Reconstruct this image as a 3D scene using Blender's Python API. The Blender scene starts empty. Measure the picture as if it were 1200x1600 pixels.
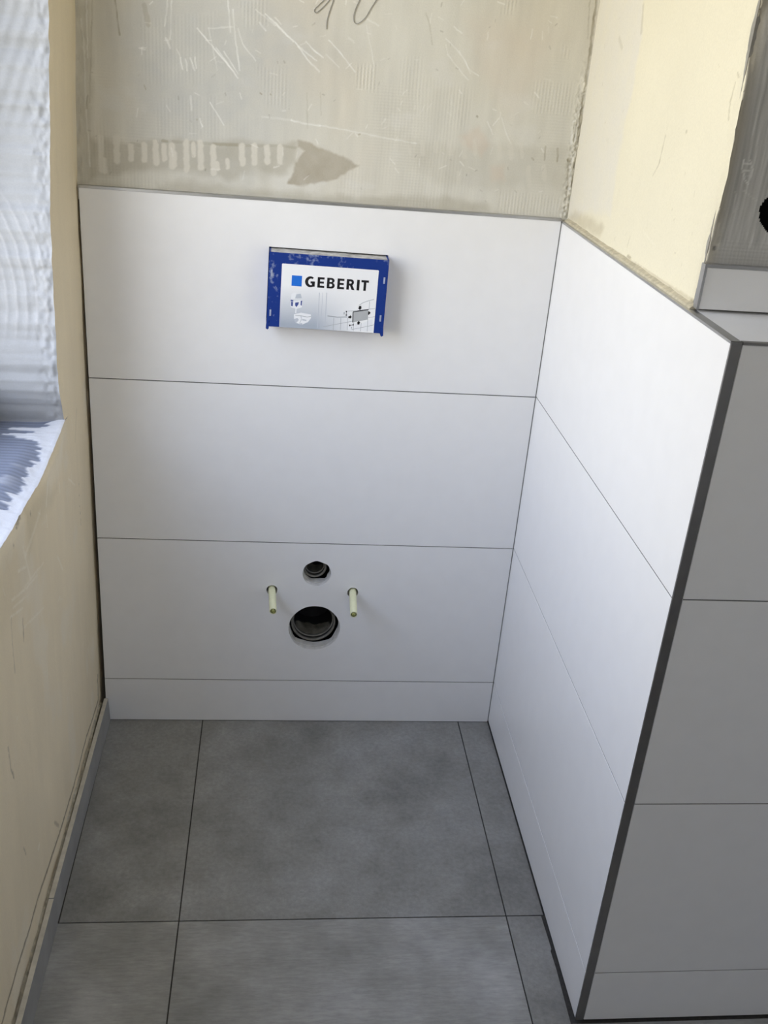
import bpy, bmesh, math, random
import numpy as np
from mathutils import Vector, Matrix
from mathutils.geometry import tessellate_polygon

SC = bpy.context.scene
COL = SC.collection

# ------------------------------------------------------------------ camera
cam_data = bpy.data.cameras.new('camera')
cam = bpy.data.objects.new('camera', cam_data)
COL.objects.link(cam)
cam_data.sensor_fit = 'VERTICAL'
cam_data.sensor_height = 24.0
cam_data.lens = 24.0 * 1566.69 / 1600.0
cam_data.clip_start = 0.02
_yaw, _pitch, _roll = 0.12483, -0.44432, 0.08378
_f = Vector((math.sin(_yaw) * math.cos(_pitch), math.cos(_yaw) * math.cos(_pitch), math.sin(_pitch)))
_r0 = Vector((math.cos(_yaw), -math.sin(_yaw), 0))
_u0 = _r0.cross(_f)
_r = math.cos(_roll) * _r0 + math.sin(_roll) * _u0
_u = -math.sin(_roll) * _r0 + math.cos(_roll) * _u0
_m = Matrix((( _r.x, _u.x, -_f.x, 0.35856), (_r.y, _u.y, -_f.y, -1.90367), (_r.z, _u.z, -_f.z, 1.46113), (0, 0, 0, 1)))
cam.matrix_world = _m
SC.camera = cam

# ------------------------------------------------------------------ sky, exposure
world = bpy.data.worlds.new('sky')
SC.world = world
world.use_nodes = True
wn, wl = world.node_tree.nodes, world.node_tree.links
wn.clear()
w_out = wn.new('ShaderNodeOutputWorld')
w_bg = wn.new('ShaderNodeBackground')
w_tc = wn.new('ShaderNodeTexCoord')
w_sep = wn.new('ShaderNodeSeparateXYZ')
w_map = wn.new('ShaderNodeMapRange')
w_ramp = wn.new('ShaderNodeValToRGB')
w_map.inputs['From Min'].default_value = -1.0
w_map.inputs['From Max'].default_value = 1.0
wl.new(w_tc.outputs['Generated'], w_sep.inputs[0])
wl.new(w_sep.outputs['Z'], w_map.inputs['Value'])
wl.new(w_map.outputs[0], w_ramp.inputs[0])
wl.new(w_ramp.outputs[0], w_bg.inputs[0])
wl.new(w_bg.outputs[0], w_out.inputs[0])
cr = w_ramp.color_ramp
cr.elements[0].position = 0.0; cr.elements[0].color = (0.34, 0.32, 0.28, 1)
cr.elements[1].position = 1.0; cr.elements[1].color = (0.37, 0.49, 0.84, 1)
for pos_, c_ in ((0.46, (0.62, 0.54, 0.42, 1)), (0.53, (1.12, 1.02, 0.86, 1)), (0.68, (0.87, 0.91, 1.08, 1))):
    e_ = cr.elements.new(pos_); e_.color = c_
w_bg.inputs['Strength'].default_value = 7.65

SC.view_settings.view_transform = 'Standard'
SC.view_settings.look = 'None'
SC.view_settings.gamma = 1.0
SC.view_settings.exposure = 0.0
SC.view_settings.use_curve_mapping = False
try:
    SC.cycles.max_bounces = 12
    SC.cycles.diffuse_bounces = 8
    SC.cycles.use_denoising = True
    SC.cycles.sample_clamp_indirect = 6.0
except Exception:
    pass

# ------------------------------------------------------------------ sizes (metres)
W = 0.8891            # face of the side tiles; face of the back tiles is y = 0
D = 0.8024            # front face of the tiled low wall
DU = 0.65             # front face of the upper wall
JZ = (0.114, 0.468, 0.817)     # tile joints
ZT = 1.165            # top edge of the tiles
ROOM_X, ROOM_Y, ROOM_Z = 1.75, -2.75, 2.45
WIN_Y0, WIN_Z1 = -1.02, 2.25   # near jamb and lintel of the window opening
WALL_T = 0.18

# ------------------------------------------------------------------ numpy noise
def _hash(ix, iy, seed):
    h = (ix.astype(np.int64) * 374761393 + iy.astype(np.int64) * 668265263 + seed * 982451653) & 0x7fffffff
    h = ((h ^ (h >> 13)) * 1274126177) & 0x7fffffff
    h = h ^ (h >> 16)
    return (h % 100003) / 100003.0
def vnoise(x, y, seed=0):
    ix, iy = np.floor(x), np.floor(y)
    fx, fy = x - ix, y - iy
    fx = fx * fx * (3 - 2 * fx); fy = fy * fy * (3 - 2 * fy)
    a = _hash(ix, iy, seed); b = _hash(ix + 1, iy, seed); c = _hash(ix, iy + 1, seed); d = _hash(ix + 1, iy + 1, seed)
    return (a * (1 - fx) + b * fx) * (1 - fy) + (c * (1 - fx) + d * fx) * fy
def fbm(x, y, seed=0, octaves=4):
    s, amp, tot = 0.0, 1.0, 0.0
    for o in range(octaves):
        s = s + amp * vnoise(x * 2 ** o + 17.3 * o, y * 2 ** o - 9.1 * o, seed + o); tot += amp; amp *= 0.5
    return s / tot
def smooth(e0, e1, x):
    t = np.clip((x - e0) / (e1 - e0), 0, 1)
    return t * t * (3 - 2 * t)

class Coat:
    """Colour and relief of a plaster surface, worked out point by point."""
    def __init__(self, a, b, base):
        self.a, self.b = a, b
        self.col = np.ones(a.shape + (3,)) * np.array(base)
        self.h = np.zeros(a.shape)
    def tint(self, mask, colour, k=1.0):
        m = np.clip(mask * k, 0, 1)[..., None]
        self.col = self.col * (1 - m) + np.array(colour) * m
    def shade(self, f):
        self.col = self.col * f[..., None]
    def lines(self, items, tones, hscale=0.0006, seed=5):
        for pts, hw, tone, k, dh in items:
            pa = np.array(pts)
            pad = hw * 4 + 0.004
            sel = (self.a > pa[:, 0].min() - pad) & (self.a < pa[:, 0].max() + pad) & (self.b > pa[:, 1].min() - pad) & (self.b < pa[:, 1].max() + pad)
            idx = np.nonzero(sel)
            if len(idx[0]) == 0: continue
            x, y = self.a[idx], self.b[idx]
            wb = hw * (1.2 if hw < 0.0025 else 0.45)
            x = x + (vnoise(x * 160, y * 160, seed) - 0.5) * wb
            y = y + (vnoise(x * 160, y * 160, seed + 3) - 0.5) * wb
            d = np.full(x.shape, 9.0)
            for i in range(len(pa) - 1):
                p, q = pa[i], pa[i + 1]
                v = q - p; L = max(float(v @ v), 1e-12)
                t = np.clip(((x - p[0]) * v[0] + (y - p[1]) * v[1]) / L, 0, 1)
                d = np.minimum(d, np.hypot(x - p[0] - t * v[0], y - p[1] - t * v[1]))
            m = 1 - smooth(hw * 0.6, hw * 1.2 + 0.0004, d)
            if hw < 0.0025:
                m = m * (0.45 + 0.75 * vnoise(x * 90, y * 90, seed + 9))
            m = np.clip(m, 0, 1)
            mk = (m * k)[:, None]
            self.col[idx] = self.col[idx] * (1 - mk) + np.array(tones[tone]) * mk
            self.h[idx] += m * dh * hscale
    def inside(self, pts, soft, seed=1):
        pa = np.array(pts)
        pad = soft * 4
        sel = (self.a > pa[:, 0].min() - pad) & (self.a < pa[:, 0].max() + pad) & (self.b > pa[:, 1].min() - pad) & (self.b < pa[:, 1].max() + pad)
        idx = np.nonzero(sel)
        m = np.zeros(self.a.shape)
        if len(idx[0]) == 0: return m
        x, y = self.a[idx], self.b[idx]
        x = x + (fbm(x / (soft * 4), y / (soft * 4), seed) - 0.5) * soft * 2.5
        y = y + (fbm(x / (soft * 4), y / (soft * 4), seed + 7) - 0.5) * soft * 2.5
        ins = np.zeros(x.shape, bool); d = np.full(x.shape, 9.0)
        n = len(pa)
        for i in range(n):
            p, q = pa[i], pa[(i + 1) % n]
            cond = (p[1] > y) != (q[1] > y)
            with np.errstate(divide='ignore', invalid='ignore'):
                xc = (q[0] - p[0]) * (y - p[1]) / (q[1] - p[1]) + p[0]
            ins ^= cond & (x < xc)
            v = q - p; L = max(float(v @ v), 1e-12)
            t = np.clip(((x - p[0]) * v[0] + (y - p[1]) * v[1]) / L, 0, 1)
            d = np.minimum(d, np.hypot(x - p[0] - t * v[0], y - p[1] - t * v[1]))
        sd = np.where(ins, d, -d)
        m[idx] = smooth(-soft, soft, sd)
        return m
    def patches(self, items, tones):
        for i, (pts, tone, k, soft) in enumerate(items):
            m = self.inside(pts, soft, 11 + i)
            m = m * (0.72 + 0.5 * (fbm(self.a * 45, self.b * 45, 40 + i) - 0.3))
            self.tint(m, tones[tone], k)
    def speckle(self, n, lim, colour, k, size, seed):
        rng = np.random.RandomState(seed)
        L = []
        for _ in range(n):
            a = rng.uniform(lim[0], lim[1]); b = rng.uniform(lim[2], lim[3])
            ang = rng.uniform(0, math.pi); l = rng.uniform(0.3, 1.0) * size
            L.append(([(a, b), (a + math.cos(ang) * l, b + math.sin(ang) * l)], rng.uniform(0.0006, 0.0011), 'x', k * rng.uniform(0.4, 1), rng.uniform(-0.6, 0.6)))
        self.lines(L, {'x': colour}, seed=seed)

# ------------------------------------------------------------------ materials
def new_mat(name):
    m = bpy.data.materials.new(name); m.use_nodes = True
    nt = m.node_tree
    return m, nt, nt.nodes['Principled BSDF']
def plain(name, col, rough=0.5, metal=0.0, grain=0.0, scale=60.0, bump=0.0, spec=0.5):
    m, nt, b = new_mat(name)
    b.inputs['Base Color'].default_value = (*col, 1)
    b.inputs['Roughness'].default_value = rough
    b.inputs['Metallic'].default_value = metal
    b.inputs['Specular IOR Level'].default_value = spec
    if grain or bump:
        tc = nt.nodes.new('ShaderNodeTexCoord')
        n = nt.nodes.new('ShaderNodeTexNoise')
        n.inputs['Scale'].default_value = scale; n.inputs['Detail'].default_value = 5
        nt.links.new(tc.outputs['Object'], n.inputs['Vector'])
        if grain:
            r = nt.nodes.new('ShaderNodeValToRGB')
            r.color_ramp.elements[0].position = 0.3; r.color_ramp.elements[1].position = 0.7
            r.color_ramp.elements[0].color = (*[c * (1 - grain) for c in col], 1)
            r.color_ramp.elements[1].color = (*[min(1, c * (1 + grain)) for c in col], 1)
            nt.links.new(n.outputs['Fac'], r.inputs[0]); nt.links.new(r.outputs[0], b.inputs['Base Color'])
        if bump:
            bp = nt.nodes.new('ShaderNodeBump'); bp.inputs['Strength'].default_value = bump; bp.inputs['Distance'].default_value = 0.002
            nt.links.new(n.outputs['Fac'], bp.inputs['Height']); nt.links.new(bp.outputs[0], b.inputs['Normal'])
    return m
def coated(name, rough=0.85, spec=0.3):
    """plaster whose colour varies from point to point (attribute) with a fine sandy grain on top"""
    m, nt, b = new_mat(name)
    at = nt.nodes.new('ShaderNodeAttribute'); at.attribute_name = 'tone'
    tc = nt.nodes.new('ShaderNodeTexCoord')
    n = nt.nodes.new('ShaderNodeTexNoise'); n.inputs['Scale'].default_value = 420; n.inputs['Detail'].default_value = 3
    nt.links.new(tc.outputs['Object'], n.inputs['Vector'])
    mr = nt.nodes.new('ShaderNodeMapRange'); mr.inputs['To Min'].default_value = 0.93; mr.inputs['To Max'].default_value = 1.07
    nt.links.new(n.outputs['Fac'], mr.inputs['Value'])
    mx = nt.nodes.new('ShaderNodeVectorMath'); mx.operation = 'SCALE'
    nt.links.new(at.outputs['Color'], mx.inputs[0]); nt.links.new(mr.outputs[0], mx.inputs['Scale'])
    nt.links.new(mx.outputs[0], b.inputs['Base Color'])
    bp = nt.nodes.new('ShaderNodeBump'); bp.inputs['Strength'].default_value = 0.25; bp.inputs['Distance'].default_value = 0.0008
    nt.links.new(n.outputs['Fac'], bp.inputs['Height']); nt.links.new(bp.outputs[0], b.inputs['Normal'])
    b.inputs['Roughness'].default_value = rough
    b.inputs['Specular IOR Level'].default_value = spec
    return m
def floor_tile_mat(name, streak_x, base, warm):
    m, nt, b = new_mat(name)
    N, L = nt.nodes, nt.links
    tc = N.new('ShaderNodeTexCoord'); oi = N.new('ShaderNodeObjectInfo')
    add = N.new('ShaderNodeVectorMath'); add.operation = 'ADD'
    sc = N.new('ShaderNodeVectorMath'); sc.operation = 'SCALE'; sc.inputs['Scale'].default_value = 7.0
    L.new(oi.outputs['Location'], sc.inputs[0])
    L.new(tc.outputs['Object'], add.inputs[0]); L.new(sc.outputs[0], add.inputs[1])
    def noise(scale, detail, stretch, rough=0.55):
        mp = N.new('ShaderNodeMapping'); mp.inputs['Scale'].default_value = stretch
        L.new(add.outputs[0], mp.inputs['Vector'])
        n = N.new('ShaderNodeTexNoise'); n.inputs['Scale'].default_value = scale; n.inputs['Detail'].default_value = detail; n.inputs['Roughness'].default_value = rough
        L.new(mp.outputs[0], n.inputs['Vector']); return n
    cloud = noise(5.0, 6, (1, 1, 1), 0.6)
    fine = noise(110.0, 6, (0.30, 1.5, 1) if streak_x else (1, 1, 1), 0.7)
    blot = noise(16.0, 4, (1, 1, 1))
    r1 = N.new('ShaderNodeValToRGB')
    e = r1.color_ramp.elements
    e[0].position = 0.34; e[0].color = (base * 0.80, base * 0.79, base * 0.755, 1)
    e[1].position = 0.68; e[1].color = (base * 1.22, base * 1.22 , base * 1.20, 1)
    x = r1.color_ramp.elements.new(0.5); x.color = (base * (1 + warm), base, base * (0.97 - warm), 1)
    L.new(cloud.outputs['Fac'], r1.inputs[0])
    mr = N.new('ShaderNodeMapRange'); mr.inputs['From Min'].default_value = 0.3; mr.inputs['From Max'].default_value = 0.7
    mr.inputs['To Min'].default_value = 0.84; mr.inputs['To Max'].default_value = 1.16
    L.new(fine.outputs['Fac'], mr.inputs['Value'])
    mr2 = N.new('ShaderNodeMapRange'); mr2.inputs['From Min'].default_value = 0.3; mr2.inputs['From Max'].default_value = 0.7
    mr2.inputs['To Min'].default_value = 0.90; mr2.inputs['To Max'].default_value = 1.10
    L.new(blot.outputs['Fac'], mr2.inputs['Value'])
    mul = N.new('ShaderNodeMath'); mul.operation = 'MULTIPLY'
    L.new(mr.outputs[0], mul.inputs[0]); L.new(mr2.outputs[0], mul.inputs[1])
    s2 = N.new('ShaderNodeVectorMath'); s2.operation = 'SCALE'
    L.new(r1.outputs[0], s2.inputs[0]); L.new(mul.outputs[0], s2.inputs['Scale'])
    L.new(s2.outputs[0], b.inputs['Base Color'])
    bp = N.new('ShaderNodeBump'); bp.inputs['Strength'].default_value = 0.2; bp.inputs['Distance'].default_value = 0.001
    L.new(fine.outputs['Fac'], bp.inputs['Height']); L.new(bp.outputs[0], b.inputs['Normal'])
    b.inputs['Roughness'].default_value = 0.55
    b.inputs['Specular IOR Level'].default_value = 0.35
    return m

M_TILE = plain('white_satin_tile', (0.855, 0.855, 0.86), 0.32, grain=0.012, scale=25, spec=0.45)
M_TILE_BODY = plain('tile_body', (0.70, 0.69, 0.67), 0.8, grain=0.12, scale=80)
M_GROUT = plain('grey_grout', (0.15, 0.15, 0.15), 0.9, grain=0.1, scale=200)
M_GROUT_L = plain('light_grey_grout', (0.22, 0.22, 0.22), 0.9, grain=0.1, scale=200)
M_GROUT_D = plain('dark_floor_grout', (0.055, 0.052, 0.048), 0.95, grain=0.2, scale=150)
M_METAL = plain('brushed_aluminium', (0.50, 0.50, 0.50), 0.38, metal=1.0, grain=0.06, scale=40)
M_METAL_D = plain('aluminium_dark_reflection', (0.30, 0.29, 0.28), 0.36, metal=1.0, grain=0.06, scale=40)  # darker copy of the trim metal, dark room's reflection put into its colour
M_CEMENT = plain('rough_cement', (0.30, 0.29, 0.26), 0.95, grain=0.2, scale=30, bump=0.4)
M_BOARD = plain('plasterboard_core', (0.62, 0.61, 0.58), 0.95, grain=0.15, scale=60, bump=0.4)
M_BLACKV = plain('hollow_shade_black', (0.02, 0.02, 0.02), 1.0, grain=0.3, scale=20)  # shade of the hollow behind the board, put into the colour
M_BACK = coated('grey_filler_plaster')
M_LEFT = coated('beige_plaster')
M_CREAM = coated('cream_plaster')
M_GREY = coated('grey_tile_adhesive')
M_REVEAL = coated('white_skim_plaster')
M_SILL = coated('adhesive_coated_sill')
M_ROOM = plain('room_plaster', (0.70, 0.725, 0.77), 0.9, grain=0.06, scale=6, bump=0.2)
M_CEIL = plain('ceiling_paint', (0.83, 0.83, 0.83), 0.9, grain=0.03, scale=8)
M_SKIRT = plain('skirting_tile_face', (0.29, 0.29, 0.285), 0.5, grain=0.18, scale=12)
M_SKIRT_T = plain('raw_tile_edge', (0.56, 0.53, 0.46), 0.85, grain=0.12, scale=60)
M_BEAD = plain('adhesive_bead', (0.50, 0.46, 0.37), 0.95, grain=0.25, scale=90, bump=0.6)
M_PVC = plain('white_window_frame', (0.80, 0.81, 0.82), 0.35, grain=0.01)
M_FT = [floor_tile_mat('stone_grey_floor_tile', False, 0.25, 0.015), floor_tile_mat('stone_grey_streaked_floor_tile', True, 0.305, 0.01)]

def glass_mat():
    m = bpy.data.materials.new('window_glass'); m.use_nodes = True
    nt = m.node_tree; nt.nodes.clear()
    o = nt.nodes.new('ShaderNodeOutputMaterial'); mx = nt.nodes.new('ShaderNodeMixShader')
    lw = nt.nodes.new('ShaderNodeLayerWeight'); lw.inputs['Blend'].default_value = 0.5
    pw = nt.nodes.new('ShaderNodeMath'); pw.operation = 'POWER'; pw.inputs[1].default_value = 5.0      # Schlick, same from both sides
    fr = nt.nodes.new('ShaderNodeMath'); fr.operation = 'MULTIPLY_ADD'; fr.inputs[1].default_value = 0.96; fr.inputs[2].default_value = 0.04
    nt.links.new(lw.outputs['Facing'], pw.inputs[0]); nt.links.new(pw.outputs[0], fr.inputs[0])
    t = nt.nodes.new('ShaderNodeBsdfTransparent'); g = nt.nodes.new('ShaderNodeBsdfGlossy'); g.inputs['Roughness'].default_value = 0.02
    t.inputs[0].default_value = (0.95, 0.97, 0.97, 1)
    nt.links.new(fr.outputs[0], mx.inputs[0]); nt.links.new(t.outputs[0], mx.inputs[1]); nt.links.new(g.outputs[0], mx.inputs[2])
    nt.links.new(mx.outputs[0], o.inputs[0])
    return m
M_GLASS = glass_mat()

# ------------------------------------------------------------------ mesh helpers
def link(name, me, parent=None, mats=()):
    o = bpy.data.objects.new(name, me)
    for m in mats: me.materials.append(m)
    COL.objects.link(o)
    if parent is not None: o.parent = parent
    return o
def mesh_from(name, verts, faces, fix=True, smooth_=False):
    me = bpy.data.meshes.new(name)
    me.from_pydata([tuple(v) for v in verts], [], [tuple(f) for f in faces])
    if fix:
        bm = bmesh.new(); bm.from_mesh(me)
        bmesh.ops.recalc_face_normals(bm, faces=bm.faces); bm.to_mesh(me); bm.free()
    if smooth_:
        me.polygons.foreach_set('use_smooth', [True] * len(me.polygons))
    me.update()
    return me
class Shape:
    def __init__(self): self.v, self.f, self.mi = [], [], []
    def add(self, vs, fs, mi=0):
        o = len(self.v); self.v += [tuple(v) for v in vs]
        self.f += [tuple(i + o for i in f) for f in fs]; self.mi += [mi] * len(fs)
    def box(self, x0, x1, y0, y1, z0, z1, mi=0):
        vs = [(x, y, z) for x in (x0, x1) for y in (y0, y1) for z in (z0, z1)]
        self.add(vs, [(0, 1, 3, 2), (4, 6, 7, 5), (0, 4, 5, 1), (2, 3, 7, 6), (0, 2, 6, 4), (1, 5, 7, 3)], mi)
    def hexa(self, a, b, mi=0):
        """solid between two matching quads"""
        self.add(list(a) + list(b), [(0, 1, 2, 3), (7, 6, 5, 4), (0, 4, 5, 1), (1, 5, 6, 2), (2, 6, 7, 3), (3, 7, 4, 0)], mi)
    def prism(self, loops, d0, d1, fn, mi=0, side_mi=None):
        """outline(s) in a plane, later loops are holes, given thickness from d0 to d1; fn(a, b, d) -> point"""
        flat = [p for l in loops for p in l]
        tris = tessellate_polygon([[Vector((p[0], p[1], 0)) for p in l] for l in loops])
        n = len(flat)
        vs = [fn(p[0], p[1], d0) for p in flat] + [fn(p[0], p[1], d1) for p in flat]
        self.add(vs, [t for t in tris] + [(t[0] + n, t[2] + n, t[1] + n) for t in tris], mi)
        base = len(self.v) - 2 * n
        o = 0
        for l in loops:
            k = len(l)
            fs = [(base + o + i, base + o + (i + 1) % k, base + n + o + (i + 1) % k, base + n + o + i) for i in range(k)]
            self.f += fs; self.mi += [mi if side_mi is None else side_mi] * len(fs)
            o += k
    def ring(self, prof, fn, seg=40, mi=0, closed=False, jit=None):
        """lathe: prof = [(radius, depth)], fn(a, b, d) -> point"""
        vs, fs = [], []
        for j, (r, d) in enumerate(prof):
            for i in range(seg):
                t = 2 * math.pi * i / seg
                k = 1 if jit is None else jit(t, j)
                vs.append(fn(math.cos(t) * r * k, math.sin(t) * r * k, d))
        for j in range(len(prof) - 1 + (1 if closed else 0)):
            j2 = (j + 1) % len(prof)
            for i in range(seg):
                fs.append((j * seg + i, j * seg + (i + 1) % seg, j2 * seg + (i + 1) % seg, j2 * seg + i))
        self.add(vs, fs, mi)
    def build(self, name, mats, parent=None, sm=False):
        if not isinstance(mats, (list, tuple)): mats = [mats]
        me = bpy.data.meshes.new(name)
        me.from_pydata(self.v, [], self.f)
        me.polygons.foreach_set('material_index', self.mi)
        bm = bmesh.new(); bm.from_mesh(me)
        bmesh.ops.remove_doubles(bm, verts=bm.verts, dist=1e-6)
        bmesh.ops.recalc_face_normals(bm, faces=bm.faces)
        if sm:
            for f in bm.faces: f.smooth = True
            for e in bm.edges:
                if len(e.link_faces) == 2 and e.calc_face_angle(0) > 0.7: e.smooth = False
        bm.to_mesh(me); bm.free()
        return link(name, me, parent, mats)
def bevelled_box(name, x0, x1, y0, y1, z0, z1, mat, parent=None, bev=0.0008):
    s = Shape(); s.box(x0, x1, y0, y1, z0, z1)
    me = bpy.data.meshes.new(name); me.from_pydata(s.v, [], s.f)
    bm = bmesh.new(); bm.from_mesh(me)
    bmesh.ops.recalc_face_normals(bm, faces=bm.faces)
    bmesh.ops.bevel(bm, geom=list(bm.edges), offset=bev, segments=1, affect='EDGES')
    bm.to_mesh(me); bm.free()
    return link(name, me, parent, [mat])
def struct(o):
    o['kind'] = 'structure'; return o
def structure_empty(name):
    o = bpy.data.objects.new(name, None); COL.objects.link(o); o['kind'] = 'structure'; return o
class Sheets:
    """several point grids with colour, joined into one mesh"""
    def __init__(self): self.P, self.F, self.C, self.MI, self.n = [], [], [], [], 0
    def add(self, P, C, mi=0, keep=None):
        r, c = P.shape[:2]
        i = np.arange(r * c).reshape(r, c)
        F = np.stack([i[:-1, :-1], i[:-1, 1:], i[1:, 1:], i[1:, :-1]], -1).reshape(-1, 4)
        if keep is not None: F = F[keep[:-1, :-1].reshape(-1)]
        self.P.append(P.reshape(-1, 3)); self.F.append(F + self.n); self.C.append(C.reshape(-1, 3)); self.MI.append(np.full(len(F), mi, np.int32))
        self.n += r * c
    def build(self, name, mats, parent=None, flat=False):
        P = np.concatenate(self.P); F = np.concatenate(self.F); C = np.concatenate(self.C); MI = np.concatenate(self.MI)
        me = bpy.data.meshes.new(name)
        me.vertices.add(len(P)); me.vertices.foreach_set('co', P.astype(np.float32).ravel())
        me.loops.add(F.size); me.loops.foreach_set('vertex_index', F.astype(np.int32).ravel())
        me.polygons.add(len(F))
        me.polygons.foreach_set('loop_start', np.arange(0, F.size, 4, dtype=np.int32))
        me.polygons.foreach_set('loop_total', np.full(len(F), 4, np.int32))
        me.polygons.foreach_set('material_index', MI)
        me.polygons.foreach_set('use_smooth', np.ones(len(F), bool))
        at = me.attributes.new('tone', 'FLOAT_COLOR', 'POINT')
        at.data.foreach_set('color', np.concatenate([np.clip(C, 0, 1), np.ones((len(C), 1))], 1).astype(np.float32).ravel())
        me.update(calc_edges=True); me.validate()
        return link(name, me, parent, mats)
def axis(*spans):
    """joined 1-D sampling: (start, stop, step), ..."""
    out = []
    for a, b, s in spans:
        n = max(1, int(round(abs(b - a) / s)))
        seg = np.linspace(a, b, n + 1)
        out.append(seg if not out else seg[1:])
    return np.concatenate(out)

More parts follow.
